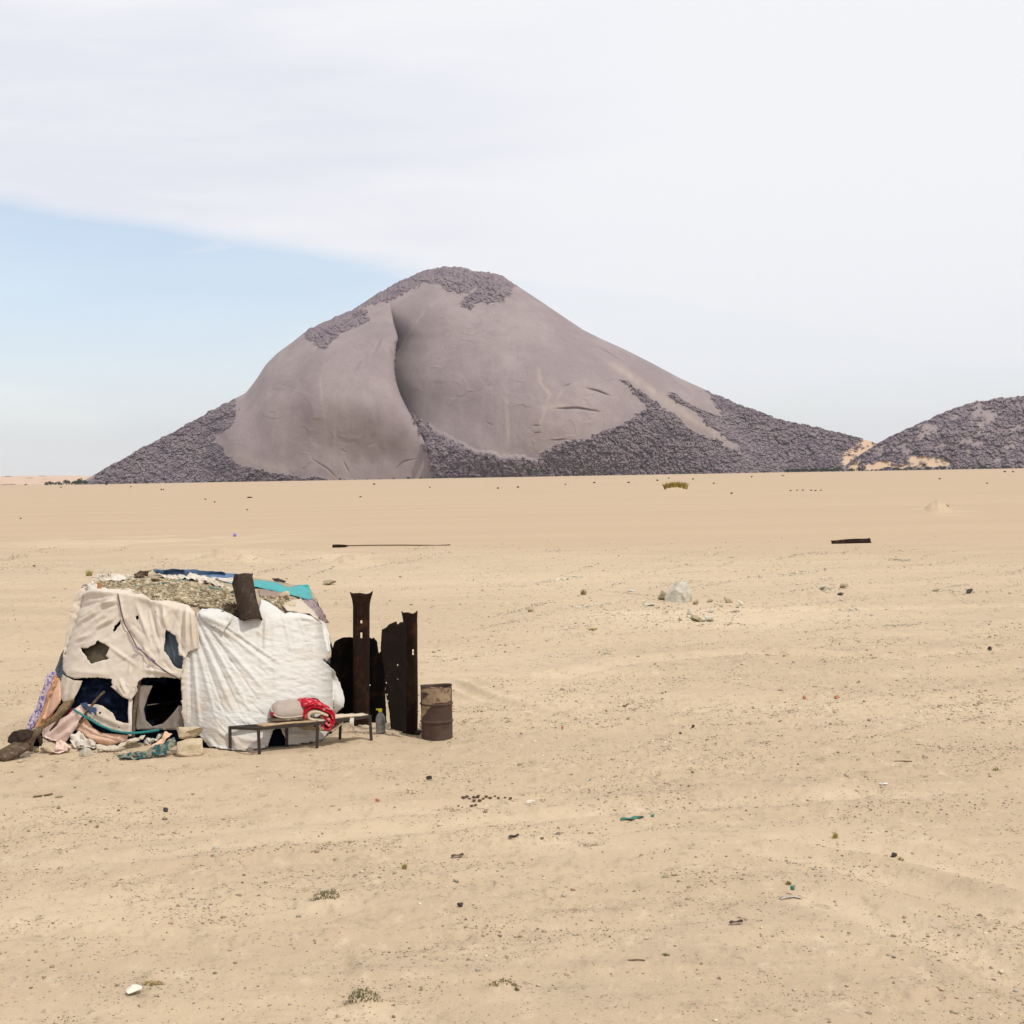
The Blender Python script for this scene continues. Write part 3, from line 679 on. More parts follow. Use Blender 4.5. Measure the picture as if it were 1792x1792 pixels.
# big canvas and white tarp
CAN = z1((600,300),(680,270),(760,292),(850,300),(960,295),(1060,330),(1130,388),(1250,385),(1400,418),(1450,470),(1475,560),(1485,680),(1482,745),(1400,778),(1392,810),(1370,900),(1342,972),(1250,960),(1070,965),(1030,1000),(1008,1065),(975,1132),(920,1100),(912,1030),(860,1060),(835,1010),(838,975),(720,962),(600,968),(560,972),(500,950),(470,900),(472,800),(484,715),(500,610),(520,520),(545,400),(560,330))
CFX = []
for k in range(60):
    x = random.uniform(125,320); y = random.uniform(1040,1170); a = random.uniform(-.9,-.2) if x < 220 else random.uniform(.7,1.7); l_ = random.uniform(15,45)
    CFX.append(((x,y),(x+l_*math.cos(a),y+l_*math.sin(a)),random.uniform(1.6,2.6),random.choice((1,-1))*random.uniform(.012,.028)))
cloth('canvas_sheet', CAN, MT['canvas'], HUT, .15,
  holes=[z1((598,745),(655,744),(712,715),(733,684),(820,738),(806,770),(788,800),(814,823),(740,842),(680,861),(642,806)), z1((1235,605),(1310,650),(1332,720),(1335,790),(1388,822),(1360,905),(1300,880),(1255,800),(1222,760),(1228,690)), z1((1012,505),(1040,500),(1040,520),(1030,537),(1016,530)), z1((843,632),(858,575),(912,530),(895,572),(868,605)), z1((1152,475),(1168,473),(1164,485))],
  folds=[((148,1040),(200,1036),5,.05),((150,1047),(215,1040),3,-.03),((145,1078),(205,1048),4,.05),((150,1100),(210,1055),3.5,.04),((140,1062),(190,1050),3,-.04),((160,1110),(215,1068),3,.03),((208,1040),(216,1090),2.5,.035),((216,1090),(250,1140),3,-.03),
         ((240,1045),(300,1062),5,.04),((300,1060),(270,1110),6,.05),((310,1065),(290,1120),4,-.04),((327,1064),(326,1135),4,.09),((335,1066),(338,1130),3,.07),((343,1080),(343,1130),2,-.05),((320,1070),(316,1140),3,-.05),((255,1140),(232,1180),3,.03),((255,1172),(310,1180),4,.06),
         ((125,1175),(190,1180),4,.02),((210,1190),(224,1220),3,.04),((160,1060),(212,1052),2.5,.05),((138,1090),(180,1066),2.5,.05),((240,1060),(262,1120),3,.04),((262,1062),(280,1130),3,-.04),((285,1062),(292,1100),3,.05),((190,1130),(240,1165),3,.03),((135,1120),(160,1110),3,.04)]+CFX,
  fine=(.010,14,10,-.4), step=2.4, jag=.8)
TAR = z2((195,515),(240,470),(300,478),(440,500),(540,555),(600,556),(660,530),(690,470),(705,398),(760,418),(830,465),(885,512),(960,488),(1100,528),(1200,580),(1232,660),(1243,730),(1245,800),(1190,880),(1270,950),(1320,1050),(1357,1170),(1350,1240),(1290,1290),(1260,1400),(1200,1480),(1188,1522),(1120,1552),(1000,1562),(930,1560),(850,1400),(800,1420),(770,1500),(745,1590),(700,1604),(640,1570),(570,1590),(500,1620),(420,1632),(370,1620),(300,1560),(230,1475),(100,1400),(85,1250),(75,1000),(90,900),(130,820),(150,700))
ff = [((348,1078),(470,1215),4,.05),((350,1085),(440,1250),4,.05),((346,1100),(415,1260),4.5,.05),((342,1120),(380,1265),4,.05),((356,1075),(490,1180),4,.045),((338,1140),(350,1280),4,.08),((332,1140),(334,1260),3,-.07),((326,1150),(326,1270),3,.07),
      ((352,1080),(455,1230),2.5,-.045),((348,1092),(425,1255),2.5,-.045),((345,1110),(398,1262),2.5,-.04),((358,1072),(480,1160),2.5,-.04),((372,1080),(500,1168),3,.035),
      ((465,1085),(463,1135),3,.07),((460,1085),(457,1150),3,-.05),((478,1080),(482,1200),5,.04),((495,1075),(512,1150),4,.05),((503,1080),(520,1170),3,-.045),((520,1078),(545,1140),4,.05),((528,1085),(556,1150),3,-.04),((545,1085),(562,1135),4,.05),((448,1090),(452,1180),4,-.03),
      ((575,1175),(592,1235),5,.06),((500,1072),(560,1090),4,.06),((565,1095),(574,1130),3,-.05),((360,1290),(385,1320),4,.06),((375,1275),(430,1312),5,.05),((400,1290),(470,1300),5,.05),((500,1285),(560,1290),5,.08),((505,1295),(556,1304),3,-.05)]
ff = [(a_,b_,w_*.8,h_*.55) for a_,b_,w_,h_ in ff]
for k in range(190):
    x = random.uniform(345,590); y = random.uniform(1090,1300); sgn = random.choice((1,-1)); L = random.uniform(12,34); a = .45+.5*(1-(x-340)/230)
    if x > 450: a = random.uniform(-.25,.25)
    ff.append(((x,y),(x+L*math.cos(a),y+L*math.sin(a)),random.uniform(1.2,2.0),sgn*random.uniform(.006,.015)))
def tarpl(x, y, off):
    q, n_ = onshell(x, y, off)
    if x > 545 and q.y > 23.75:
        k_ = min(1, (x-545)/40)
        p_ = P(x, y, q.y*(1-k_)+min(q.y, 23.75+.12*math.sin(y*.07))*k_)
        if p_.z > .02: q = p_
    return q, n_
cloth('white_tarp', TAR, MT['white'], HUT, .10, folds=ff, fine=(.008,12,4,.22), step=2.0, jag=.5, place=tarpl)
cloth('tarp_flap', z2((215,500),(300,468),(380,475),(445,505),(480,545),(440,600),(405,660),(380,640),(300,600),(240,560)), MT['white'], HUT, .15, fine=(.015,10,7,.4), folds=[((350,1075),(395,1095),4,.05)])
cloth('corner_flap', z2((1190,860),(1250,790),(1252,850),(1215,885)), MT['cream'], HUT, .16, fine=(.01,6,6,0), place=tarpl)
cloth('grey_side_cloth', z3((560,700),(625,680),(660,790),(640,760),(600,715)), MT['slate'], HUT, .13, fine=(.01,6,6,0))
# roof cloths
cloth('blue_tarp', z4((600,62),(720,72),(900,82),(1135,92),(1150,130),(1020,125),(900,105),(700,92),(620,88)), MT['blue'], HUT, .06, fine=(.03,16,4,0), folds=[((275,1000),(415,1007),2.5,.07)])
cloth('blue_fold', z4((960,108),(1140,118),(1140,150),(1060,140)), MT['rag'], HUT, .10, fine=(.02,12,3,.1))
cloth('teal_tarp', z4((1060,140),(1260,132),(1380,150),(1462,175),(1500,160),(1575,155),(1588,200),(1605,250),(1540,245),(1480,222),(1440,215),(1300,182),(1150,160)), MT['teal'], HUT, .08, fine=(.03,14,6,.2), folds=[((455,1022),(505,1036),3,.06),((515,1030),(540,1040),4,.05)])
cloth('brown_roof_cloth', z4((1260,182),(1440,212),(1400,235),(1270,225)), mat('taupe_cloth', (.26,.19,.155), .95), HUT, .11, fine=(.02,10,4,.2), folds=[((455,1035),(500,1042),2,.05)])
cloth('side_drape', z4((1500,215),(1605,248),(1655,310),(1705,395),(1650,398),(1590,330)), mat('mauve_grey_cloth', (.27,.205,.195), .95, col2=(.07,.055,.085), mix2=(9,.55,.62)), HUT, .10, fine=(.03,6,9,.5), folds=[((535,1050),(565,1085),3,.05)])
cloth('white_roof_edge', z4((1410,285),(1470,248),(1525,255),(1600,320),(1660,398),(1580,338),(1440,320)), MT['cream'], HUT, .13, fine=(.03,7,7,.5), folds=[((510,1040),(560,1085),3,.06)])
for k, pl in enumerate([z4((220,110),(290,85),(400,95),(470,120),(380,135),(280,130)), z4((640,100),(760,85),(880,100),(980,120),(1010,150),(920,140),(800,120),(700,125)), z4((820,110),(960,125),(1040,160),(1120,195),(1000,170),(900,140)), z4((150,175),(240,130),(300,190),(200,190)), z4((480,90),(520,70),(600,72),(560,100),(500,110))]):
    cloth('crumpled_cloth', pl, [MT['rag'],MT['rag'],MT['cream'],MT['rag'],MT['log']][k], HUT, .10, fine=(.06,5,4,.2), step=2.2)
def rope_on(name, pts, r, m, off):
    q = []
    for i in range(len(pts)-1):
        for k in range(8):
            t_ = k/8; q.append(onshell(pts[i][0]*(1-t_)+pts[i+1][0]*t_, pts[i][1]*(1-t_)+pts[i+1][1]*t_, off)[0])
    q.append(onshell(*pts[-1], off)[0]); mb = MB(); mb.tube(q, r, 6); return mb.build(name, m, HUT, smooth=True)
rope_on('rope', z1((880,340),(905,470),(930,560),(1020,730),(1110,815),(1200,890),(1280,945),(1345,975)), .011, MT['rope'], .20)
for p in z1((1035,745),(1135,828)):
    c = onshell(*p, .22)[0]; mb = MB(); mb.tube([c+Vector((-.05,0,.03)),c+Vector((0,-.02,0)),c+Vector((.05,0,-.03))],[.012,.024,.010],6); mb.build('rope_knot', MT['purplebit'], HUT)
rope_on('rope', z5((640,405),(720,455),(860,540),(980,590),(1080,608)), .016, MT['trope'], .24)
rope_on('rope', z5((1080,608),(1180,612),(1290,600),(1385,585)), .022, MT['trope'], .18)
rope_on('rope', z4((480,160),(640,150),(820,122)), .010, MT['trope'], .15)
rope_on('rope', z4((900,190),(960,172),(1010,185),(1150,215)), .014, MT['trope'], .13)
rope_on('tent_pole', z5((1140,320),(1133,430),(1138,520),(1132,640)), .035, MT['rag'], .10)
rope_on('tent_pole', z5((1215,150),(1190,300),(1165,480),(1160,650)), .032, MT['log'], .09)
rope_on('tent_pole', z5((910,250),(840,320),(760,420),(690,520)), .022, MT['log'], .20)
rope_on('tent_pole', z5((640,330),(600,400),(540,460),(440,590)), .020, MT['log'], .17)
fr = [(326,1146)]
for k in range(34): fr.append((321.5-random.choice((0,1,1.5))*random.uniform(0,3.4)-(1.5 if k > 8 else 0), 1148+k*3.3+random.uniform(-1,1)))
fr += [(326,1266)]
cloth('torn_fringe', fr, MT['canvas'], HUT, .14, fine=(.01,5,5,0), step=2.0)

# ------------------------------------------------------------------ stones
bm0 = bmesh.new(); bmesh.ops.create_icosphere(bm0, subdivisions=3, radius=1); ICO = np.array([v.co[:] for v in bm0.verts]); ICF = np.array([[v.index for v in f.verts] for f in bm0.faces]); bm0.free()
bm0 = bmesh.new(); bmesh.ops.create_icosphere(bm0, subdivisions=2, radius=1); IC2 = np.array([v.co[:] for v in bm0.verts]); IF2 = np.array([[v.index for v in f.verts] for f in bm0.faces]); bm0.free()
def rockpts(seed, ncut=16, base=None, lo=.42, hi=.78, rough=.02):
    r = np.random.default_rng(seed); p = (ICO if base is None else base).copy()*1.25
    for _ in range(ncut):
        n = r.normal(size=3); n /= np.linalg.norm(n); d = r.uniform(lo,hi)
        s = p@n; m = s > d; p[m] -= np.outer(s[m]-d, n)
    p += rough*np.stack([fbm(p[:,0]*3+7*i, p[:,1]*3+p[:,2]*2.3+seed, seed+i, 3) for i in range(3)],-1)
    return p
def rock(name, px, py, wpx, hpx, m, seed, label, cat='stone', group=None, deep=.8, tilt=0.0, rot=0.0, at=None, sink=.15, cuts=12, box=False):
    """a stone whose foot is seen at px,py, wpx wide and hpx tall"""
    g = at if at is not None else G(px, py); s = g.y/F_PX
    p = rockpts(seed, cuts)
    if box: p = np.sign(p)*np.abs(p)**.55; p += .10*np.stack([fbm(p[:,0]*1.2+7*i, p[:,1]*1.2+p[:,2]*1.3+seed, seed+i, 3) for i in range(3)],-1)*1.8
    p /= (np.abs(p).max(0)); w, h = wpx*s/2, hpx*s/2
    p = p*np.array([w, w*deep, h*(1+sink)])
    c, sn = math.cos(tilt), math.sin(tilt); p = np.stack([p[:,0]*c-p[:,2]*sn, p[:,1], p[:,0]*sn+p[:,2]*c],-1)
    c, sn = math.cos(rot), math.sin(rot); p = np.stack([p[:,0]*c-p[:,1]*sn, p[:,0]*sn+p[:,1]*c, p[:,2]],-1)
    loc = Vector((g.x, g.y+w*deep*.8, g.z+h*(1-sink)))
    o = obj(name, p, ICF, m, origin=loc, world=False)
    for poly in o.data.polygons: poly.use_smooth = False
    return tag(o, label, cat, group)
GB = 'stones holding down the hut'
rock('stone', *z5((1640,815))[0], 47, 34, MT['stone'], 11, 'big squared pale yellow stone at the foot of the white tarp', 'stone', GB, .8, box=True, cuts=3, rot=.3)
rock('stone', *z5((1640,640))[0], 47, 19, MT['stone'], 12, 'flat pale stone slab lying on top of the big squared yellow stone', 'stone', GB, .9, -.05, .2, at=G(*z5((1640,812))[0])+Vector((-.02,.12,.25)), box=True, cuts=3)
rock('stone', *z5((395,790))[0], 28, 17, MT['stone'], 13, 'yellowish stone on the ground below the pale pink cloth, beside the dry log', 'stone', GB)
rock('stone', *z5((310,785))[0], 15, 12, MT['buff'], 14, 'small brown stone between the dry log and the yellowish stone', 'stone', GB)
rock('stone', *z5((745,815))[0], 32, 16, MT['grey'], 15, 'pale greenish grey stone below the white bundle at the foot of the hut', 'stone', GB)
rock('stone', *z5((1140,745))[0], 34, 15, MT['buff'], 16, 'low grey brown stone behind the teal netting', 'stone', GB)
rock('stone', *z6((372,712))[0], 18, 13, MT['shade'], 17, 'dark grey stone under the left end of the bench', 'stone', GB)
def heap(name, poly, m, label, cat, off=.2, amp=.06, fine=None, group=None, step=2.4, solid=.01):
    """a crumpled cloth lying on the ground: its own thickness, humped in the middle"""
    cx = sum(p[0] for p in poly)/len(poly); cy = sum(p[1] for p in poly)/len(poly); g = G(cx, max(p[1] for p in poly)-2)
    root = g.copy()
    ymax = max(p[1] for p in poly)
    def pl(x, y, o):
        d = ray(x, y); p = P(x, y, g.y+(ymax-y)*g.y/F_PX*1.1); z = float(gh(p.x,p.y))
        if p.z < z+.02: p = G(x, y)+Vector((0,0,.02))
        return p, Vector((0,-.7,.7))
    o = cloth(name, poly, m, None, off, fine=(amp,)+(fine or (6,5,.3)), step=step, solid=solid, place=pl)
    for v in o.data.vertices: v.co -= root
    o.location = root
    return tag(o, label, cat, group)
GR = 'rags lying at the foot of the hut'
heap('rag', z5((500,690),(560,685),(630,745),(600,780),(520,800),(430,800),(480,760)), MT['pink'], 'dusty pink rag crumpled on the sand below the pale pink cloth', 'rag', group=GR, amp=.07)
heap('rag', z5((630,620),(700,610),(760,680),(830,690),(840,760),(700,770),(650,740),(610,680)), MT['rag'], 'dirty white bundle of cloth below the peach cloth', 'rag', group=GR, amp=.09)
heap('rag', z5((830,720),(1000,720),(1130,670),(1270,640),(1250,680),(1100,700),(1020,760),(860,785)), MT['cream'], 'long cream rag trailing along the hut foot behind the teal netting', 'rag', group=GR, amp=.05)
heap('rag', z5((1260,640),(1420,580),(1450,600),(1400,670),(1310,720),(1250,740)), MT['rag'], 'white rag bunched below the doorway', 'rag', group=GR, amp=.08)
heap('rag', z5((1440,610),(1500,620),(1400,740),(1310,780),(1290,750),(1380,680)), MT['peach'], 'peach rag twisted on the sand in front of the doorway', 'rag', group=GR, amp=.06)
heap('rag', z5((1180,570),(1360,580),(1380,610),(1200,640)), MT['denim'], 'dark blue rag across the doorway threshold', 'rag', group=GR, amp=.05)
heap('netting', z5((1010,800),(1100,790),(1250,770),(1380,720),(1520,660),(1540,700),(1440,800),(1330,835),(1180,850),(1060,850)), MT['tealnet'], 'tangled teal netting on the sand left of the squared yellow stone', 'netting', amp=.05, fine=(9,2.0,-.25), step=1.8)
heap('rag', z5((200,770),(240,715),(255,770)), MT['peach'], 'small peach rag peeping out behind the dry log', 'rag', group=GR, amp=.03)
# the log and the curled hide at the far left
t0 = G(-14,1330); d0 = t0.y
LG = thing('dead_log', G(30,1318), 'dry forked log lying against the left end of the hut', 'log')
lp = lambda x,y,dd=0: P(*z5((x,y))[0], d0+dd)
mb = MB(); mb.tube([lp(-60,830,-.1),lp(30,800,0),lp(120,750,.1),(lp(220,680,.2)),lp(300,620,.35),lp(350,580,.5)],[.08,.095,.09,.09,.075,.05],10); ob = mb.build('trunk', MT['log'], LG, smooth=True)
mb = MB(); mb.tube([lp(10,845,-.15),lp(40,830,-.1),lp(110,800,0),lp(170,770,.05),lp(240,720,.15)],[.07,.085,.07,.06,.07],9); mb.build('branch', MT['log'], LG, smooth=True)
mb = MB(); mb.tube([lp(270,770,.2),lp(275,700,.25),lp(300,630,.35)],[.03,.035,.05],8); mb.tube([lp(355,720,.6),lp(345,650,.55),lp(310,600,.45)],[.02,.03,.03],8); mb.build('branch', MT['log'], LG, smooth=True)
def hidepl(x, y, o):
    u_ = (x-14)/46; return P(x, y, d0+.25-.16*math.cos((u_-.5)*2.6)), Vector((0,-1,.2))
o = cloth('curled_hide', z5((70,690),(80,640),(120,600),(190,580),(260,580),(300,600),(260,650),(180,680),(100,700)), MT['leather'], None, fine=(.02,7,7,0), step=2.2, solid=.03, place=hidepl)
hc = P(*z5((180,640))[0], d0+.2)
for v_ in o.data.vertices: v_.co -= hc
o.location = hc; tag(o, 'dark curled piece of hide resting on the dry log', 'hide')
o = cloth('dark_cloth', z5((250,620),(365,590),(372,700),(340,730),(270,725),(230,690)), MT['navy'], None, fine=(.03,7,7,0), step=2.4, solid=.02, place=lambda x,y,o_: (P(x,y,d0+.62), Vector((0,-1,.2))))
for v_ in o.data.vertices: v_.co -= hc
o.location = hc; tag(o, 'black cloth hanging between the dry log and the pink cloth', 'cloth')

# gravel on the roof, and the bigger stones on it
def pebbles(name, pos, size, cols, m, flat=.6, parent=None, origin=None, base=None, fac=None, seed=1):
    r = np.random.default_rng(seed); n = len(pos); B = IC2 if base is None else base; Fc = IF2 if fac is None else fac
    vs = []; K = 24; var = [rockpts(1000+k, 9, B, .5,.95,.04) for k in range(K)]
    k = r.integers(0,K,n); V_ = np.stack(var)[k]; th = r.uniform(0,6.28,n); c, s = np.cos(th)[:,None], np.sin(th)[:,None]
    sc = np.stack([np.ones(n), r.uniform(.55,1,n), flat*r.uniform(.6,1.2,n)],-1)*size[:,None]
    V_ = V_*sc[:,None,:]; x = V_[...,0]*c-V_[...,1]*s; y = V_[...,0]*s+V_[...,1]*c
    V_ = np.stack([x,y,V_[...,2]],-1)+pos[:,None,:]
    nv = B.shape[0]; F_ = (Fc[None]+(np.arange(n)*nv)[:,None,None]).reshape(-1,3)
    cc = np.repeat(cols[:,None,:], nv, 1).reshape(-1,3)
    return obj(name, V_.reshape(-1,3), F_, m, parent, origin, attrs={'col': cc})
bm0 = bmesh.new(); bmesh.ops.create_icosphere(bm0, subdivisions=1, radius=1); IC1 = np.array([v.co[:] for v in bm0.verts]); IF1 = np.array([[v.index for v in f.verts] for f in bm0.faces]); bm0.free()
ROOFP = z4((160,170),(300,130),(470,120),(640,120),(800,130),(920,150),(1060,165),(1190,200),(1200,290),(1180,330),(1040,310),(880,290),(780,265),(690,270),(580,260),(540,225),(420,190),(300,185))
ROOF2 = z4((1270,225),(1400,215),(1470,240),(1480,275),(1410,310),(1340,270))
rp = []; rs = []; 
while len(rp) < 3800:
    x = random.uniform(140,520); y = random.uniform(1008,1078)
    if not (inpoly(x,y,ROOFP) or (inpoly(x,y,ROOF2) and random.random() < .6)): continue
    q, n_ = onshell(x, y, .04+.05*random.random()); rp.append(q); rs.append(min(.09, .012+random.expovariate(1/.012)))
rp = np.array(rp); rs = np.array(rs); rc_ = np.array([(.42,.34,.22),(.32,.255,.155),(.52,.44,.31),(.22,.17,.10),(.37,.29,.18)])[rng.integers(0,5,len(rp))]*rng.uniform(.75,1.15,(len(rp),1))
tag(pebbles('roof_gravel', rp, rs, rc_, MT['stones'], .7, origin=(-5.3,24.4,2.2), base=IC1, fac=IF1), 'pale yellow gravel weighing down the flat top of the hut', 'gravel', kind='stuff')
def roofstone(px, py, wpx, hpx, m, seed, label):
    q, n_ = onshell(px, py, .05); rock('stone', px, py, wpx, hpx, m, seed, label, 'stone', 'stones on the hut roof', at=q+Vector((0,0,-.02)), sink=.05)
roofstone(*z4((605,140))[0], 24, 13, MT['buff'], 31, 'rounded tan stone near the blue tarp edge on the hut roof')
roofstone(*z4((1428,250))[0], 25, 17, MT['stone'], 32, 'angular pale stone on the roof between the teal tarp and the white tarp')
roofstone(*z4((1455,300))[0], 27, 12, MT['stone'], 33, 'flat pale stone at the front right roof edge, in front of the angular pale stone')
roofstone(*z4((630,235))[0], 17, 9, MT['stone'], 34, 'pale stone at the back of the canvas top, where the canvas dips')
roofstone(*z4((435,110))[0], 14, 9, MT['cream'], 35, 'small cream stone among the white cloth at the back left of the roof')
roofstone(*z4((1090,210))[0], 20, 13, MT['stone'], 36, 'round pale stone on the roof just left of the brown steel sleeper')
roofstone(*z4((1120,270))[0], 20, 10, MT['buff'], 37, 'brownish stone on the roof by the foot of the brown steel sleeper')
roofstone(*z4((560,195))[0], 24, 9, MT['stone'], 38, 'long flat stone at the left end of the roof gravel')
o = rock('wood_block', *z4((262,185))[0], 8, 14, mat('orange_wood', (.36,.17,.07), .9), 39, 'small orange brown block standing on the left roof edge', 'block', at=onshell(*z4((262,185))[0], .12)[0], box=True, cuts=4)
o = heap('rag', z4((1345,118),(1390,115),(1440,135),(1425,148),(1370,140)), MT['dark'], 'black rag on the back edge of the teal roof tarp', 'rag', amp=.04)
o.location += onshell(*z4((1395,140))[0], .1)[0]-P(*z4((1395,140))[0], G(*z4((1395,146))[0]).y) if False else Vector((0,0,0))
qq = onshell(*z4((1395,142))[0], .06)[0]; k_ = qq.y/G(*z4((1395,146))[0]).y
for v_ in o.data.vertices:
    w_ = Vector(v_.co)+o.location; w_ = CP+(w_-CP)*(qq.y/w_.y); v_.co = w_
for v_ in o.data.vertices: v_.co = Vector(v_.co)-qq
o.location = qq
heapn = MB()
for k in range(260):
    x, y = z4((random.uniform(1050,1170), random.uniform(285,335)))[0]; q, n_ = onshell(x, y, .10)
    d_ = Vector((random.uniform(-1,1), random.uniform(-.5,.5), random.uniform(-.3,.9)))*.09; heapn.tube([q, q+d_*.5+Vector((0,0,.02)), q+d_],[.006,.006,.003],4)
tag(heapn.build('dry_brush', MT['log'], None, onshell(*z4((1110,310))[0], .1)[0]), 'tangle of dry brown twigs at the foot of the steel sleeper on the roof', 'twigs')

# ------------------------------------------------------------------ steel sleepers and sheets
def sleeper(name, foot, top, wid, face, m, label, group, holes=(), flare=.35, dep=.09, ends=(0,1), cat='sleeper', bend=0.0):
    foot = Vector(foot); top = Vector(top); ax = top-foot; L = ax.length; ax.normalize()
    face = (Vector(face)-ax*Vector(face).dot(ax)).normalized(); side = ax.cross(face)
    prof = [(-.5,-1),(-.46,-.45),(-.36,0),(-.22,.08),(-.06,.1),(.06,.1),(.22,.08),(.36,0),(.46,-.45),(.5,-1)]
    NR_ = 44; vs = []
    for i in range(NR_+1):
        t_ = i/NR_; f = 1.0; dd = 1.0
        if 1 in ends: e = max(0,(t_-.88)/.12); f += flare*e**2; dd -= .8*e
        if 0 in ends: e = max(0,(.10-t_)/.10); f += flare*.5*e**2; dd -= .6*e
        for (a,b) in prof:
            off = .012*math.sin(t_*7+a*5)+bend*math.sin(math.pi*t_)
            ex = Vector((0,0,0))
            if i == NR_: ex = ax*(.02*math.sin(a*9+2)+.05*abs(a)*2-.03)
            vs.append(foot+ax*(L*t_)+side*(a*wid*f)+face*(b*dep*dd+off)+ex)
    fs = []
    for i in range(NR_):
        for j in range(len(prof)-1):
            if any(abs((i+.5)/NR_-h) < .5/NR_*1.3 and j == hj for h, hj in holes): continue
            a = i*len(prof)+j; fs.append([a,a+1,a+1+len(prof),a+len(prof)])
    o = obj(name, vs, fs, m, None, foot, smooth=True, solid=.011)
    return tag(o, label, cat, group)
GS = 'upright railway sleepers'
f1 = G(632,1268); hgt = lambda g, px, py: P(px, py, g.y)
sleeper('steel_sleeper', f1+Vector((0,0,-.05)), hgt(f1,632.5,1037), .27, (.12,-1,0), MT['rust'], 'tall dark rusted steel sleeper standing upright with flared top and two holes, behind the bench', GS, holes=((.79,4),(.685,4)), flare=.42)
f2 = G(716,1286)
sleeper('steel_sleeper', f2+Vector((0,.05,-.05)), hgt(f2,716,1071), .225, (-.18,-1,0), MT['rust'], 'shorter dark rusted steel sleeper standing upright just left of the oil drum', GS, holes=((.685,6),), flare=.18)
f3 = P(437,1083,23.15)
sleeper('steel_sleeper', P(447,1083,22.55), P(429,1003,22.85), .30, (.9,-1,.12), MT['rustpost'], 'weathered brown steel sleeper sticking up slanted through the hut roof', GS, holes=((.47,6),), flare=.12, dep=.20)
def sheet(name, poly, foot, nrm, m, label, bend=.03, holes=()):
    foot = Vector(foot); nrm = Vector(nrm).normalized()
    def pl(x, y, o):
        d = ray(x,y); t_ = (foot-CP).dot(nrm)/d.dot(nrm); q = CP+d*t_
        return q+nrm*(bend*math.sin((q.x-foot.x)*7)+.012*float(fbm(q.x*4,q.z*4,5,2))), -nrm
    o = cloth(name, poly, m, None, 0, fine=(0,9,9,0), step=4, solid=.008, place=pl, jag=.35, holes=holes)
    for v_ in o.data.vertices: v_.co -= foot
    o.location = foot
    return tag(o, label, 'metal sheet', 'rusted metal sheets')
sheet('metal_sheet', z3((610,1230),(618,640),(640,590),(652,552),(680,535),(712,520),(770,515),(800,520),(860,522),(912,520),(925,515),(945,525),(960,516),(985,545),(992,600),(1000,640),(1012,625),(1035,620),(1045,700),(1048,900),(1060,1195),(900,1235)), G(628,1273)+Vector((0,.25,0)), (.1,-1,0), MT['black'], 'wide black rusted metal sheet with a torn top edge standing behind the tall sleeper', holes=[z3((921,884),(934,884),(934,894),(921,894))])
sheet('metal_sheet', z3((1018,455),(1035,450),(1055,437),(1075,415),(1120,396),(1134,392),(1140,415),(1152,412),(1165,398),(1195,395),(1215,420),(1215,1262),(1090,1238),(1075,1100),(1060,1020),(1046,960),(1040,800),(1022,690),(1008,600),(1014,520)), G(702,1277)+Vector((0,.12,0)), (-.25,-1,0), mat('brown_black_steel', (.014,.010,.008), .88, (14,.4), (60,.5), col2=(.022,.015,.011), mix2=(5,.5,.7), spec=.1), 'narrow dark brown metal sheet with a jagged top beside the shorter upright sleeper',
      holes=[z3((1140,728),(1150,728),(1150,740),(1140,740)), z3((1142,842),(1149,842),(1149,849),(1142,849)), z3((1048,870),(1056,868),(1056,882),(1049,880)), z3((1052,962),(1062,962),(1062,974),(1053,972)), z3((1062,1010),(1069,1015),(1068,1028),(1062,1024)), z3((1225,965),(1226,965),(1226,966))][:5])
rock('stone', *z3((1105,1250))[0], 17, 10, MT['whitestone'], 41, 'small pale stone at the foot of the narrow metal sheet, right of the jug', 'stone', None, .7, .3)
rock('stone', *z3((1305,1285))[0], 12, 13, MT['leather'], 42, 'small dark brown lump between the shorter sleeper and the oil drum', 'stone')
# oil drum
gB = G(763.5,1297); rB = 28.5*gB.y/F_PX; hB = 94*gB.y/F_PX; cB = gB+Vector((0,rB,0)); 
DR = thing('oil_drum', cB, 'rusted brown open oil drum with two raised hoops and a sandy stain', 'drum')
def dent(p, a):
    k = 1-.05*math.exp(-((math.atan2(math.sin(a+2.0),math.cos(a+2.0)))/.5)**2-((p.z-hB*.55)/.18)**2)-.035*math.exp(-((math.atan2(math.sin(a+1.0),math.cos(a+1.0)))/.4)**2-((p.z-hB*.2)/.12)**2)-.03*max(0,p.z/hB-.8)*(1+math.sin(a*3))
    return Vector((p.x*k, p.y*k, p.z+(.012*math.sin(a*2+1) if p.z > hB*.95 else 0)))
pr = [(rB*.97,.0),(rB*1.0,.012),(rB*.975,.03)]
for k in range(1,60):
    z_ = .03+(hB-.045)*k/60; r_ = rB*.975
    for hc_ in (.335,.665): r_ += .02*math.exp(-((z_-hB*hc_)/.013)**2)
    pr.append((r_,z_))
pr += [(rB*1.0,hB-.012),(rB*1.005,hB),(rB*.97,hB),(rB*.95,hB-.03),(rB*.94,hB*.5),(rB*.93,.04)]
mb = MB(); mb.lathe((0,0,0), pr, 56, dent); o = obj('drum_body', [Vector(p)+cB for p in mb.v], mb.f, MT['barrel'], DR, smooth=True)
def drumpl(x, y, o_):
    d = ray(x,y); a_ = d.x*d.x+d.y*d.y; R_ = rB*.985; ox, oy = CP.x-cB.x, CP.y-cB.y; b_ = ox*d.x+oy*d.y; c_ = ox*ox+oy*oy-R_*R_; D_ = b_*b_-a_*c_
    t_ = (-b_-math.sqrt(max(D_,0)))/a_; q = CP+d*t_; n_ = Vector((q.x-cB.x,q.y-cB.y,0)).normalized(); zz = q.z-cB.z; an = math.atan2(n_.y,n_.x); qq_ = dent(Vector((n_.x*R_,n_.y*R_,zz)), an)
    return cB+Vector((qq_.x,qq_.y,zz))+n_*.004, n_
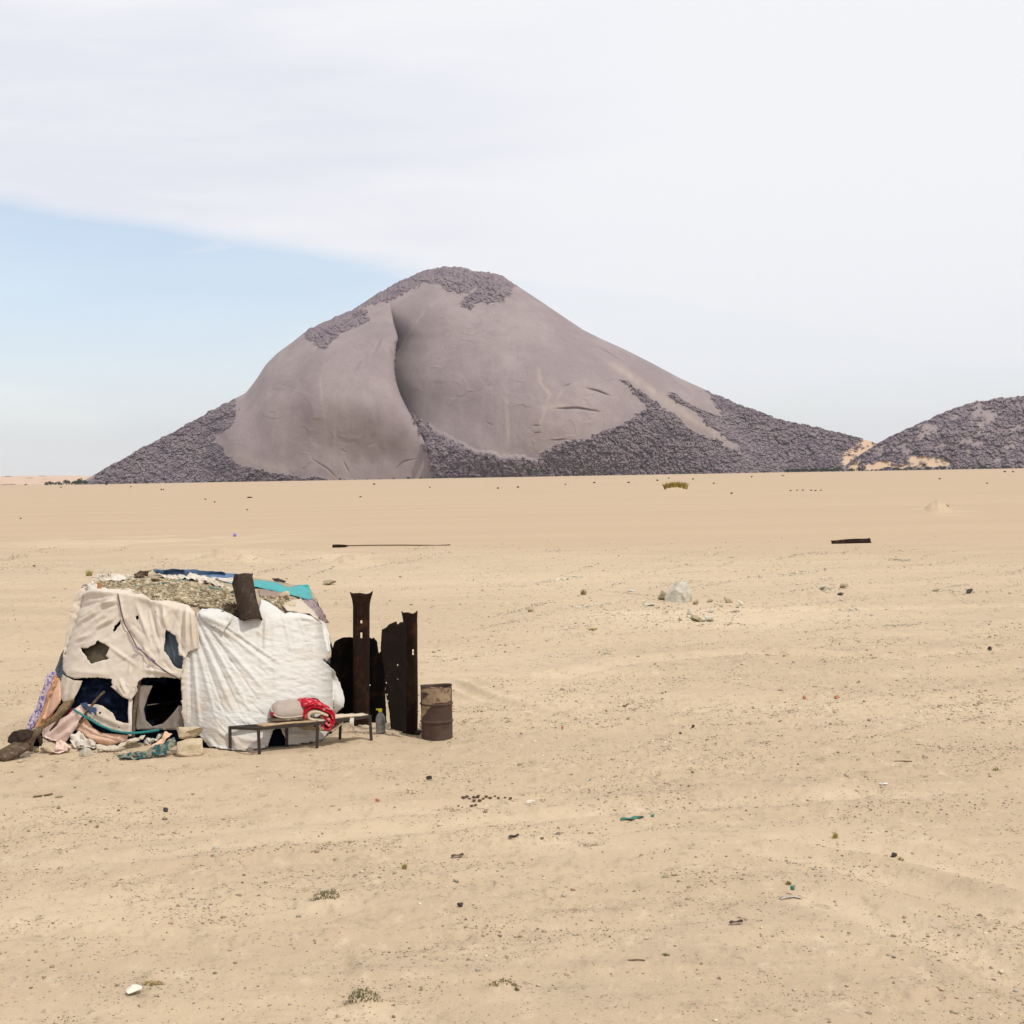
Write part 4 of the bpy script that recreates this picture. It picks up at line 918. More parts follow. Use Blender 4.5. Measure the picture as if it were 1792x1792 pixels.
cloth('sand_stain', z3((1322,925),(1420,905),(1560,912),(1562,1010),(1520,1030),(1440,1032),(1390,1075),(1345,1140),(1335,1185),(1328,1180),(1336,1080),(1345,1000),(1400,960),(1340,950)), MT['drumstain'], DR, 0, fine=(0,9,9,0), step=2.0, solid=0, place=drumpl, jag=.9)
# water jug
gJ = G(665.5,1285); sJ = gJ.y/F_PX; cJ = gJ+Vector((0,.08,0))
JG = thing('water_jug', cJ, 'cloudy plastic water jug with a yellow cap standing by the metal sheets', 'jug')
pj = [(7.6,0),(8.4,.8),(8.5,5),(8.2,6),(8.5,7),(8.5,13),(8.2,14),(8.5,15),(8.5,24),(8.1,28),(6.8,31.5),(5,34.5),(3,37),(2.4,38),(2.4,39)]
mb = MB(); mb.lathe((0,0,0), [(a*sJ,b_*sJ) for a,b_ in pj], 28); obj('jug_body', [Vector(p)+cJ for p in mb.v], mb.f, MT['jug'], JG, smooth=True)
mb = MB(); mb.lathe((0,0,0), [(a*sJ,b_*sJ) for a,b_ in [(3.2,38.2),(3.4,39),(3.4,43),(3,43.6)]], 20); 
mb.tube([Vector((-3,0,42))*sJ, Vector((-5.5,0,42.5))*sJ, Vector((-7.3,0,43))*sJ],[.012,.016,.012],6); obj('cap', [Vector(p)+cJ for p in mb.v], mb.f, MT['yellow'], JG)

# ------------------------------------------------------------------ bench
feet = {'A': P(*z6((180,728))[0],21.86), 'B': P(*z6((457,735))[0],21.57), 'C': P(*z6((715,680))[0],22.15), 'D': P(*z6((1003,658))[0],21.98), 'E': P(*z6((1220,580))[0],22.66), 'F': P(*z6((1522,604))[0],22.42)}
tops = {'A': P(*z6((175,440))[0],21.86), 'B': P(*z6((445,452))[0],21.57), 'C': P(*z6((715,402))[0],22.15), 'D': P(*z6((1008,400))[0],21.98), 'E': P(*z6((1228,345))[0],22.66), 'F': P(*z6((1505,335))[0],22.42)}
BN = thing('bench', (sum((feet[k] for k in feet), Vector())/6), 'long low metal framed bench with a worn plank top in front of the white tarp', 'bench')
for k in feet:
    mb = MB(); mb.bar(feet[k]-Vector((0,0,.02)), tops[k], .042); mb.build('leg', MT['frame'], BN)
mb = MB(); dz = Vector((0,0,-.02))
E2 = tops['E']
for a_, b_ in (('A','B'),('B','D'),('D','F'),('A','C'),('C','E'),('E','F')):
    mb.bar(tops[a_]+dz, tops[b_]+dz, .038, .045)
mb.build('bench_frame', MT['frame'], BN)
def slab(name, pts, th, m, parent, wav=.006):
    q = [Vector(p) for p in pts]; n = 14; vs = []
    for i in range(n+1):
        for j in range(7):
            a_ = q[0].lerp(q[1], i/n); b_ = q[3].lerp(q[2], i/n); p = a_.lerp(b_, j/6)
            vs.append(p+Vector((0,0,wav*math.sin(i*1.3+j)+th/2)))
    return obj(name, vs, grid_faces(n+1,7), m, parent, solid=th)
up = Vector((0,0,.004))
L = lambda a_,b_,t_: tops[a_].lerp(tops[b_],t_)+up
slab('plank_top', [L('A','B',.55), L('D','B',-.0).lerp(tops['B'],0)+up*0 if False else L('B','D',.98)*1.0, L('A','C',1.0), L('A','C',.30)][:0] or [L('A','B',.5)+(L('A','C',.22)-tops['A']), L('B','D',.08), L('B','D',1.0), L('A','C',.98)], .022, MT['plank'], BN)
slab('mat_top', [L('C','E',.1), L('D','F',.06), L('D','F',.97), L('C','E',.97)], .03, MT['matting'], BN, .012)
# sling sagging below the mat
vs = []
for i in range(15):
    for j in range(6):
        a_ = L('D','F',.08+.42*i/14); b_ = L('C','E',.2+.4*i/14); p = a_.lerp(b_, j/5); vs.append(p+Vector((0,-.01*(j == 0),-.045-.13*math.sin(math.pi*min(1,(i+2)/16))*(1-.2*j/5))))
obj('sagging_sling', vs, grid_faces(15,6), MT['buff'], BN, smooth=True, solid=.012)
mb = MB(); q = L('D','F',.66)
for k in range(3): mb.tube([q+Vector((.02*k-.02,-.03,.0)), q+Vector((.02*k-.03,-.04,-.08)), q+Vector((.022*k-.02,-.035,-.15-.02*k))],[.014,.018,.008],6)
mb.build('loose_strip', MT['rag'], BN, smooth=True)
# pillow
def pillow(name, c, axu, axv, axn, su, sv, sn, m, origin, dent_=0):
    vs = []; n = 30
    for i in range(n+1):
        for j in range(n+1):
            a_ = -1+2*i/n; b_ = -1+2*j/n
            for s_ in ((1,) ): pass
            vs.append((a_,b_))
    top = []; bot = []
    for (a_,b_) in vs:
        e = max(0,(1-abs(a_)**2.2))*max(0,(1-abs(b_)**2.2)); e = e**.55
        pin = 1-.22*(abs(a_)**3)*abs(b_)**2
        pin2 = 1-.22*(abs(b_)**3)*abs(a_)**2
        w_ = .20*float(fbm(a_*2.1,b_*2.1,9,3))*e
        top.append(c+axu*(a_*su*pin2)+axv*(b_*sv*pin)+axn*((e+w_)*sn)); bot.append(c+axu*(a_*su*pin2)+axv*(b_*sv*pin)-axn*(e*sn*.75))
    f = grid_faces(n+1,n+1).tolist(); N_ = len(top)
    o = obj(name, top+bot, f+[[N_+k for k in q_[::-1]] for q_ in f], m, None, origin, smooth=True)
    return o, top, n
pc = P(*z6((735,285))[0], 22.15)
axu = (tops['D']-tops['B']).normalized(); axn = Vector((-.12,-.50,.86)).normalized(); axn = (axn-axu*axn.dot(axu)).normalized(); axv = axn.cross(axu)
po, tp_, n_ = pillow('pillow', pc, axu, axv, axn, .265, .21, .135, MT['pillow'], pc)
tag(po, 'plump grey beige pillow lying on the bench, left of the red blanket', 'pillow')
rim = [tp_[i*(n_+1)] for i in range(n_+1)]+[tp_[n_*(n_+1)+j] for j in range(1,n_+1)]+[tp_[i*(n_+1)+n_] for i in range(n_-1,-1,-1)]+[tp_[j] for j in range(n_-1,0,-1)]
mb = MB(); mb.tube(rim+[rim[0]], .012, 6, False); mb.build('piping', MT['piping'], po, smooth=True)
cu = P(*z6((660,335))[0], 22.2)
pu, _, _ = pillow('folded_cloth', P(*z6((720,370))[0],22.08)+Vector((0,0,.005)), axu, Vector((-axu.y,axu.x,0)), Vector((0,0,1)), .30,.17,.045, MT['log'], P(*z6((720,365))[0],22.1))
tag(pu, 'flat dark brown folded cloth between the pillow and the bench top', 'cloth')
pv, _, _ = pillow('violet_cloth', P(*z6((685,225))[0],22.42), axu, axv, axn, .13,.12,.06, MT['purplebit'], P(*z6((685,215))[0],22.42)); tag(pv, 'small violet grey cloth tucked behind the pillow against the white tarp', 'cloth')
pr_, _, _ = pillow('red_scrap', P(*z6((592,330))[0],22.0), axu, axv, axn, .06,.05,.04, MT['red'], P(*z6((592,330))[0],22.0)); tag(pr_, 'little dark red rag at the left end of the pillow', 'rag')
# red blanket: a folded roll lying across the bench with its front end hanging over
BD = 22.02
BK = thing('red_blanket', L('D','F',.05), 'red patterned blanket with cream fleece lining, rolled and hanging over the bench edge', 'blanket')
def roll(name, pts, th, m, parent, back, ripple=.02, seed=3):
    """a thick sheet with the given cross-section running away from the viewer"""
    q = [P(*p, BD) for p in pts]; n = len(q); vs = []; K = 12
    for k in range(K+1):
        s_ = k/K
        for i, p in enumerate(q):
            w_ = ripple*float(fbm(i*.6, s_*3.1, seed, 2)); vs.append(p+back*s_+Vector((w_*.7, w_, w_*.8+.015*math.sin(s_*3.1))))
    o = obj(name, vs, grid_faces(K+1,n), m, parent, smooth=True, solid=th); sb = o.modifiers.new('soft','SUBSURF'); sb.levels = 1; sb.render_levels = 1; return o
bk = Vector((-.25,.40,.03))
roll('outer_cloth', z6((905,375),(893,345),(900,310),(925,285),(965,262),(1010,258),(1060,275),(1110,300),(1150,330),(1168,370),(1165,410),(1150,450),(1125,478),(1095,480),(1070,462),(1062,430),(1050,400)), .045, MT['blanket'], BK, bk)
roll('outer_cloth', z6((905,270),(930,245),(980,232),(1040,240),(1100,262),(1145,295),(1172,330),(1176,380)), .05, MT['blanket'], BK, bk*.95, .03, 5)
roll('outer_cloth', z6((1070,380),(1100,372),(1135,385),(1150,420),(1120,445),(1090,420),(1095,395)), .05, MT['blanket'], BK, bk*.5, .02, 8)
roll('lining', z6((1000,382),(960,388),(930,370),(928,340),(950,318),(985,305),(1030,308),(1080,330),(1120,345)), .05, MT['lining'], BK, bk*.8, .01, 6)
roll('lining', z6((1035,395),(1030,430),(1036,465),(1044,480)), .03, MT['pink'], BK, bk*.2, .01, 6)
pd_, _, _ = pillow('brown_cloth', P(*z6((945,222))[0],22.4), axu, axv, axn, .16,.12,.07, mat('dark_maroon_cloth',(.09,.025,.03),.95), P(*z6((945,220))[0],22.4)); tag(pd_, 'dark maroon cloth bunched on top behind the red blanket', 'cloth')

# ------------------------------------------------------------------ things lying on the plain
sg = G(1490,951); w_ = 70*sg.y/F_PX
sleeper('steel_sleeper', P(1455,949.5,sg.y), P(1524,945.5,sg.y+.1), .34, (0,-.8,.6), MT['rust'], 'dark steel sleeper lying alone on the far sand at right', None, flare=.1, dep=.12, bend=.06)
rg = G(600,958)
RL = thing('old_rail', G(685,957), 'long thin rusty rail lying on the sand behind the hut', 'rail')
mb = MB(); mb.tube([P(600,955.2,rg.y),P(650,954.2,rg.y),P(700,953.9,rg.y),P(750,954.2,rg.y),P(775,954.7,rg.y)], .038, 6); mb.build('rail_bar', mat('brown_rail',(.10,.06,.04),.9), RL)
mb = MB(); mb.tube([P(582,956.3,rg.y),P(592,956,rg.y),P(602,955.6,rg.y),P(610,955,rg.y)],[.13,.13,.10,.04],6); mb.build('rail_end', MT['rust'], RL)
mb = MB(); mb.tube([P(765,954.3,rg.y),P(778,954.9,rg.y),P(788,955,rg.y)],[.03,.07,.09],6); mb.build('rail_end', MT['rust'], RL)
g = G(437,871.5); mb = MB(); mb.tube([g+Vector((-.55,0,.15)),g+Vector((-.2,0,.17)),g+Vector((.2,0,.15)),g+Vector((.55,0,.16))],[.14,.16,.15,.13],6); tag(mb.build('steel_sleeper', MT['rust'], None, g), 'tiny dark steel sleeper far out on the plain below the left side of the mountain', 'sleeper')
GC = 'stones of the rocky cluster'
gb_ = G(1187,1053); sb_ = gb_.y/F_PX; HP = [(-.5,-.1,0),(-.46,-.05,.34),(-.36,.2,.42),(-.12,-.3,.66),(-.2,.3,.6),(.02,-.38,.55),(.08,-.1,.98),(.15,.3,.92),(.34,-.12,1.0),(.38,.25,.95),(.47,-.2,.55),(.5,.2,.4),(.52,-.25,0),(.5,.35,0),(-.1,-.45,0),(.25,-.5,.05),(-.3,.4,0),(.18,-.4,.5)]
bm_ = bmesh.new()
for q_ in HP: bm_.verts.new((q_[0]*48*sb_, q_[1]*44*sb_, q_[2]*37*sb_-.03))
bmesh.ops.convex_hull(bm_, input=bm_.verts[:]); bmesh.ops.delete(bm_, geom=[v_ for v_ in bm_.verts if not v_.link_faces], context='VERTS')
bmesh.ops.triangulate(bm_, faces=bm_.faces[:]); bmesh.ops.subdivide_edges(bm_, edges=bm_.edges[:], cuts=5, use_grid_fill=True)
bv_ = np.array([v_.co[:] for v_ in bm_.verts]); bm_.verts.index_update(); bf_ = [[v_.index for v_ in f_.verts] for f_ in bm_.faces]; bm_.free()
bv_ += .05*np.stack([fbm(bv_[:,0]*4+7*i_, bv_[:,1]*4+bv_[:,2]*3.3, 90+i_, 4, .6) for i_ in range(3)],-1)
tag(obj('boulder', bv_, bf_, MT['grey'], origin=gb_+Vector((0,.2,0)), world=False), 'largest pale grey boulder standing alone on the sand', 'boulder', GC)
rock('stone', 1161,1049, 22, 17, MT['buff'], 52, 'brown stone leaning on the left side of the largest pale boulder', 'stone', GC, .8, -.5)
for i_, (x,y,w2,h2,m2,ti,lb) in enumerate([
 (1140,1061,26,7,'grey',0,'low flat grey stone just below and left of the largest boulder'),
 (1218,1058,12,9,'buff',.5,'small pointed brown stone right of the largest boulder'),
 (1243,1054,12,6,'buff',.1,'low brown stone between the pointed stone and the tilted slab'),
 (1275,1055,22,10,'buff',-.5,'tilted brown slab at the right end of the rock cluster'),
 (1296,1060,11,11,'whitestone',.1,'small whitish stone at the far right end of the rock cluster'),
 (1288,1070,18,5,'grey',0,'flat bluish grey stone below the small whitish stone'),
 (1222,1090,38,14,'buff',-.42,'long tilted tan slab at the front of the rock cluster'),
 (1244,1088,24,10,'grey',-.4,'grey slab leaning right beside the long tan slab'),
 (1246,1073,12,7,'grey',.2,'small grey stone above the front slabs'),
 (1206,1079,10,13,'grey',.2,'upright grey stone behind the left end of the long tan slab'),
 (1438,1033,20,8,'grey',.1,'grey stone on the pale heap right of the rock cluster'),
 (1476,1030,20,9,'buff',.05,'smooth brown stone right of the pale heap'),
 (1471,1042,14,5,'dark',.05,'thin dark stone below the smooth brown stone'),
 (1697,1039,15,10,'dark',.3,'dark stone on the sand near the right edge'),
 (1640,1035,18,5,'buff',.1,'low tan stone left of the dark stone near the right edge'),
 (576,1024,25,9,'buff',.05,'flat buff stone on the sand behind the hut roof'),
 (928,1071,16,6,'buff',.05,'low buff stone left of the dry tuft'),
 (1105,1036,14,4,'grey',.0,'flat pale stone left of the largest boulder'),
 (1408,1224,7,7,'orangestone',.1,'left one of two small orange stones on the open sand'),
 (1464,1223,9,6,'orangestone',.2,'right one of two small orange stones on the open sand'),
 (1213,1273,7,6,'dark',.3,'small dark stone below the two orange stones'),
 (1191,1285,6,4,'dark',.1,'tiny dark stone left of the small dark stone'),
 (290,1423,12,10,'dark',.1,'dark squarish stone on the sand in front of the hut'),
 (751,1366,13,9,'dark',-.3,'dark stone on the sand in front of the oil drum'),
 (661,1404,11,6,'orangestone',.1,'reddish stone on the sand in front of the bench'),
 (226,1744,40,15,'whitestone',.05,'flat white stone in the left foreground'),
 (806,1588,12,9,'dark',.2,'dark grey stone near the middle of the foreground'),
 (1567,1500,15,9,'dark',.1,'dark stone in the right foreground above the track'),
 (103,1396,14,5,'buff',.1,'low buff stone at far left in front of the hut'),
 (930,1408,17,8,'whitestone',.1,'pale stone right of the row of droppings'),
 (985,1276,6,6,'orangestone',.1,'small orange stone right of the oil drum'),
 (1732,1138,9,7,'dark',.1,'small dark stone near the right edge by the track'),
 (1165,1536,15,6,'buff',.2,'brownish stone in the middle foreground')]):
    rock('stone', x, y, w2, h2, MT[m2], 200+i_, lb, 'stone', GC if y < 1100 and x > 1120 and x < 1310 else 'single stones on the sand', .7, ti)
# litter
def strip(name, pts, wpx, m, label, cat, lift=.02, curl=.05, group=None):
    q = []
    for i, p in enumerate(pts):
        g = G(*p); s_ = g.y/F_PX; t_ = i/(len(pts)-1)
        for j in range(4):
            y = (j/3-.5)*wpx*s_*4; q.append(g+Vector((.02*math.sin(j*3+i), y, lift+curl*s_*60*abs(math.sin(i*2.1+j*1.7))*.8)))
    return tag(obj(name, q, grid_faces(len(pts),4), m, None, G(*pts[0]), solid=.006), label, cat, group)
strip('netting', [(1086,1438),(1094,1436),(1103,1437),(1112,1434),(1122,1434),(1132,1432),(1144,1431)], 2.4, MT['green'], 'strip of green netting on the open sand', 'netting')
strip('scrap', [(790,1502),(797,1501),(804,1501),(811,1499)], 2, MT['log'], 'dark curled scrap in the foreground below the row of droppings', 'scrap')
strip('scrap', [(890,1468),(896,1467),(902,1467),(908,1465)], 2, MT['dark'], 'black and white scrap on the sand right of the middle', 'scrap')
strip('scrap', [(1277,1619),(1284,1618),(1292,1618),(1299,1616)], 2, MT['log'], 'small black scrap in the right foreground', 'scrap')
strip('paper_scrap', [(1028,1366),(1038,1365),(1048,1365),(1058,1365)], 2.2, MT['paper'], 'long white litter scrap on the sand in mid foreground', 'litter', .01, .01)
strip('paper_scrap', [(1538,1375),(1544,1374),(1551,1373)], 2.5, MT['paper'], 'small white litter scrap at right', 'litter', .01, .03)
strip('paper_scrap', [(1365,1574),(1374,1571),(1386,1570),(1402,1572)], 2.4, mat('dusty_plastic',(.44,.38,.33),.6), 'crushed grey plastic half buried in sand at right', 'litter', .004, .025)
mb = MB(); g = G(1387,1566); mb.lathe((0,0,0),[(.02,0),(.022,.01),(.022,.035),(.018,.04)],14); tag(obj('bottle_cap', [Vector(p)+g+Vector((0,0,.05)) for p in mb.v], mb.f, MT['green'], None, g), 'green bottle cap beside the crushed grey plastic', 'cap')
def stick(pts, r, label):
    mb = MB(); mb.tube([G(*p)+Vector((0,0,r)) for p in pts], r, 5); tag(mb.build('stick', MT['wood'], None, G(*pts[0])), label, 'stick')
stick([(1564,1334),(1580,1333.5),(1596,1334)], .012, 'thin dark stick on the sand at right')
stick([(58,1396),(75,1394),(92,1391)], .014, 'thin dry stick on the sand in front of the dry log')
stick([(1100,1682),(1115,1681),(1128,1682)], .008, 'short grey stick in the middle foreground')
g = G(411,939); mb = MB(); mb.lathe((0,0,0),[(.05,0),(.12,.04),(.14,.14),(.10,.22),(.03,.25)],8); tag(obj('plastic_bag', [Vector(p)+g for p in mb.v], mb.f, mat('violet_plastic',(.25,.22,.55),.6), None, g), 'tiny violet plastic bag far out on the sand behind the hut', 'bag')
# droppings
dpos = [(812,1399),(818,1396),(822,1400),(828,1397),(834,1399),(838,1396),(846,1400),(851,1396),(857,1399),(866,1396),(873,1399),(884,1398),(893,1399),(825,1413),(832,1412),(803,1413),(840,1403),(829,1403)]
src = None
for i_, (x,y) in enumerate(dpos):
    g = G(x,y)
    if src is None:
        p = rockpts(77, 5)*np.array([.035,.03,.024]); src = obj('dropping', p, ICF, MT['log'], origin=g+Vector((0,0,.02)), world=False); o = src
    else:
        o = src.copy(); C.objects.link(o); o.location = g+Vector((0,0,.02)); o.rotation_euler = (0,0,i_*1.3); k_ = random.uniform(.45,.85); o.scale = (k_,k_,k_)
    tag(o, 'small dark dropping in the short row on the sand right of the reddish stone', 'dropping', 'row of dark droppings')

# ------------------------------------------------------------------ plants
def blades(n, r, h, cols, lean=.7, wid=.012, seed=1, flat=False):
    rr_ = random.Random(seed); v_ = []; f_ = []; c_ = []
    for _ in range(n):
        a = rr_.uniform(0,6.283); q = r*math.sqrt(rr_.random())*.6; b_ = a+rr_.uniform(-.7,.7); hh = h*rr_.uniform(.45,1)*(1-.4*q/r); le = lean*rr_.uniform(.2,1)*(q/r+.35)
        p0 = Vector((q*math.cos(a), q*math.sin(a), -.02*h)); dr = Vector((math.cos(b_), math.sin(b_), 0)); sd = Vector((-dr.y, dr.x, 0))*wid
        p1 = p0+dr*(le*hh*.45)+Vector((0,0,hh*.65)); p2 = p0+dr*(le*hh*1.25)+Vector((0,0,hh*(.95 if not flat else .7)))
        k = len(v_); v_ += [p0-sd,p0+sd,p1+sd*.7,p1-sd*.7,p2]; f_ += [[k,k+1,k+2,k+3],[k+3,k+2,k+4]]
        cc = rr_.choice(cols); m_ = rr_.uniform(.7,1.25); c_ += [tuple(x*m_ for x in cc)]*5
    return v_, f_, c_
DRY = [(.34,.25,.08),(.28,.21,.06),(.40,.31,.13),(.20,.165,.045)]; GRN = [(.17,.17,.075),(.20,.185,.09),(.26,.22,.11),(.12,.14,.05),(.30,.24,.13)]; YEL = [(.34,.30,.07),(.28,.26,.06),(.38,.33,.12)]
def tuft(px, py, wpx, hpx, cols, n, label, seed, group=None, lean=.7, name='grass_tuft', up=0.0, flat=False):
    g = G(px, py); s_ = g.y/F_PX
    v_, f_, c_ = blades(n, wpx*s_*.5*(1.5 if flat else 1), hpx*s_, cols, lean, max(.004, wpx*s_*.016), seed, flat); A_ = np.array([p[:] for p in v_]).reshape(-1,5,3); A_[...,1] *= .45 if flat else 1
    rx_, ry_ = A_[:,0,0]+g.x, A_[:,0,1]+g.y; A_[:,:,2] += (gh(rx_,ry_)+gdetail(rx_,ry_)-g.z)[:,None]; v_ = A_.reshape(-1,3)
    return tag(obj(name, v_, f_, MT['grass'], origin=g+Vector((0,0,up)), world=False, attrs={'col': c_}), label, 'grass', group)
tuft(1182,858,66,20,[(.58,.46,.15),(.50,.39,.12),(.40,.32,.09),(.30,.25,.07)],900,'big olive grass tussock on a small sand hump on the far plain',1)
tuft(1656,888,16,8,DRY,90,'dry grass crest on the right hand far sand hump',2); tuft(1636,890,14,6,DRY,60,'thin dry grass at the left of the right hand far sand hump',3)
tuft(1021,1041,16,15,DRY,110,'upright yellow brown tuft left of the rock cluster',4); tuft(1036,1103,26,6,YEL,90,'low flat yellowish tuft below the upright tuft',5, lean=1.4)
tuft(156,1008,18,16,YEL,110,'yellow green tuft just behind the hut roof at left',6)
tuft(568,1580,60,8,GRN,200,'sparse green grass on a small sand hump in the left foreground',7,lean=1.5, flat=True)
tuft(636,1762,74,10,GRN,230,'green grass on the sand hump at the bottom edge',8,lean=1.5, flat=True)
tuft(880,1730,64,7,GRN+DRY,150,'thin greenish grass at the bottom, right of the sand hump',9,lean=1.6, flat=True)
tuft(268,1708,44,6,DRY,140,'dry brown grass on the sand above the flat white stone',10,lean=1.6, flat=True)
tuft(708,1520,12,12,YEL,50,'small yellow green sprig in the middle foreground',11)
tuft(1380,1548,16,8,DRY,60,'dry sprig above the crushed grey plastic',12)
tuft(1576,1506,18,10,YEL,50,'yellowish sprig in front of the dark stone in the right foreground',13)
tuft(1743,1348,16,6,YEL,50,'yellow sprig at the right side of the sand',14); tuft(1165,1672,24,5,GRN,50,'short green sprig in the right foreground',15,lean=1.4)
tuft(905,1733,12,8,GRN,40,'small green sprig at the bottom edge by the thin grass',16); tuft(1462,1466,14,14,YEL,40,'thin yellow sprig beside the track at right',17)
def bushmesh(seed, n=230):
    rr_ = random.Random(seed); v_ = []; f_ = []; c_ = []
    lobes = [(rr_.uniform(-.6,.6), rr_.uniform(-.6,.6), rr_.uniform(.35,.75), rr_.uniform(.25,.45)) for _ in range(7)]
    for _ in range(n):
        lx,ly,lz,lr = rr_.choice(lobes); d = Vector((rr_.gauss(0,1),rr_.gauss(0,1),rr_.gauss(0,.8))).normalized()*lr*rr_.uniform(.5,1.05); p = Vector((lx,ly,max(.03,lz)))+d
        a = Vector((rr_.gauss(0,1),rr_.gauss(0,1),rr_.gauss(0,1))).normalized()*.11; b_ = a.cross(Vector((rr_.gauss(0,1),rr_.gauss(0,1),rr_.gauss(0,1)))).normalized()*.09
        k = len(v_); v_ += [p-a,p+b_,p+a,p-b_]; f_.append([k,k+1,k+2,k+3]); m_ = rr_.uniform(.6,1.35); c_ += [(.042*m_,.055*m_,.028*m_)]*4
    return v_, f_, c_
BUSH = []
def bush(px, dist, spx, label, group, k, wide=1.2):
    s_ = spx*dist/F_PX; x = (px-896)/F_PX*dist; rt = bpy.data.objects.new('acacia_bush', None); C.objects.link(rt); rt.location = onground(x, dist); rt.rotation_euler = (0,0,k*1.7); rt.scale = (s_*wide*.8,s_*wide*.8,s_)
    if len(BUSH) < 4:
        v_, f_, c_ = bushmesh(len(BUSH)+60); cr = bpy.data.meshes.new('crown'); cr.from_pydata([tuple(p) for p in v_], [], f_); a = cr.color_attributes.new('col','FLOAT_COLOR','POINT'); a.data.foreach_set('color', np.array([list(c)+[1] for c in c_]).ravel()); cr.materials.append(MT['leaf'])
        mb = MB()
        for _ in range(4): mb.tube([(0,0,-.05),(random.uniform(-.15,.15),random.uniform(-.15,.15),.25),(random.uniform(-.4,.4),random.uniform(-.4,.4),.6)],[.05,.04,.02],5)
        tr = bpy.data.meshes.new('trunk'); tr.from_pydata(mb.v, [], mb.f); tr.materials.append(MT['bark']); BUSH.append((cr,tr))
    cr, tr = BUSH[k%len(BUSH)]
    for nm, me in (('crown',cr),('trunk',tr)):
        o = bpy.data.objects.new(nm, me); C.objects.link(o); o.parent = rt
    return tag(rt, label, 'bush', group)
OLIVE = mat('dry_shrub_leaves', (.17,.145,.06), .9, (1,.3), None)
def blockmesh(seed):
    me = bpy.data.meshes.new('fallen_block'); p = rockpts(seed, 11, IC2)*np.array([1,.8,.62]); me.from_pydata([tuple(q) for q in p], [], IF2.tolist()); me.materials.append(BLK); me.update(); return me
BLK = mat('granite_block', (.20,.16,.165), .95, (.3,.35), (.6,.4), col2=(.28,.23,.225), mix2=(.15,.48,.6)); BMS = [blockmesh(900+i) for i in range(6)]
for i_ in range(110):
    px = random.choice((random.uniform(145,600), random.uniform(760,1340), random.uniform(930,1340))); dist = random.uniform(2560,2690); s_ = random.uniform(1.6,4.2)*(1+.9*(random.random() < .12))*dist/F_PX/2
    o = bpy.data.objects.new('fallen_block', BMS[i_%6]); C.objects.link(o); o.location = Vector(((px-896)/F_PX*dist, dist, s_*.2)); o.rotation_euler = (random.uniform(-.4,.4), random.uniform(-.4,.4), i_*1.1); o.scale = (s_*1.3,s_,s_)
    tag(o, 'fallen granite block lying on the sand along the foot of the mountain', 'boulder', 'blocks fallen at the foot of the mountain')
k = 0
for px, sp_ in [(84,6),(90,7),(97,5),(103,6),(109,4),(118,9),(126,6),(133,7),(142,11),(150,8)]:
    bush(px, 2640+30*math.sin(k*2.3), sp_, 'dark green acacia bush in the clump at the left foot of the mountain', 'bushes at the left foot of the mountain', k); k += 1
for px in [176,192,213,236,258,262,290,318,345,372,388,402,411,425,447,470,489,508,523,545,570,598,620,643,668,690,712,735,760,778,800,826,850,880,905,940,975,1010,1060,1105,1150,1190,1230,1260,1310,1340]:
    bush(px+random.uniform(-4,4), random.uniform(2520,2660), random.uniform(2.0,4.2)+(px in (236,818,778))*3, 'tiny dark bush along the middle of the mountain foot', 'bushes along the mountain foot', k, 1.4); k += 1
for px in np.linspace(1382,1468,20):
    bush(px+random.uniform(-3,3), random.uniform(2420,2500), random.uniform(4.5,8), 'dark green bush in the dense row below the saddle between the two hills', 'bushes below the saddle', k, 1.5); k += 1
for px in np.linspace(1476,1790,34):
    bush(px+random.uniform(-5,5), random.uniform(2380,2480), random.uniform(2.6,6.5), 'scattered small bush along the foot of the right hand hill', 'bushes at the foot of the right hill', k, 1.3); k += 1
for (px,py) in [(45,849.5),(106,854),(186,849),(229,853),(284,858.5),(376,880),(36,908),(359,875),(752,854),(655,849),(872,855.5),(631,871),(1198,847.5),(1212,840),(1249,847),(1280,865),(1370,834),(1316,836),(1644,839),(1727,847),(1758,827),(1773,827),(433,893),(907,854),(60,992),(1170,838),(1150,842),(1100,846),(1040,846),(990,849)]:
    g = G(px, py); s_ = random.uniform(2.6,4.2)*g.y/F_PX; cr, tr = BUSH[k%4]; rt = bpy.data.objects.new('desert_shrub', cr); C.objects.link(rt); rt.location = g; rt.scale = (s_*.8,s_*.8,s_*.8); rt.rotation_euler = (0,0,k); k += 1
    tag(rt, 'tiny dark shrub dotting the far tan plain', 'shrub', 'shrubs dotted on the far plain')
for i_, x in enumerate([1395,1405,1420,1428,1437,1384]):
    rock('stone', x, 859+.4*math.sin(x), 5, 2.2, MT['dark'], 400+i_, 'dark stone in the short line of stones on the far plain', 'stone', 'line of dark stones far out')

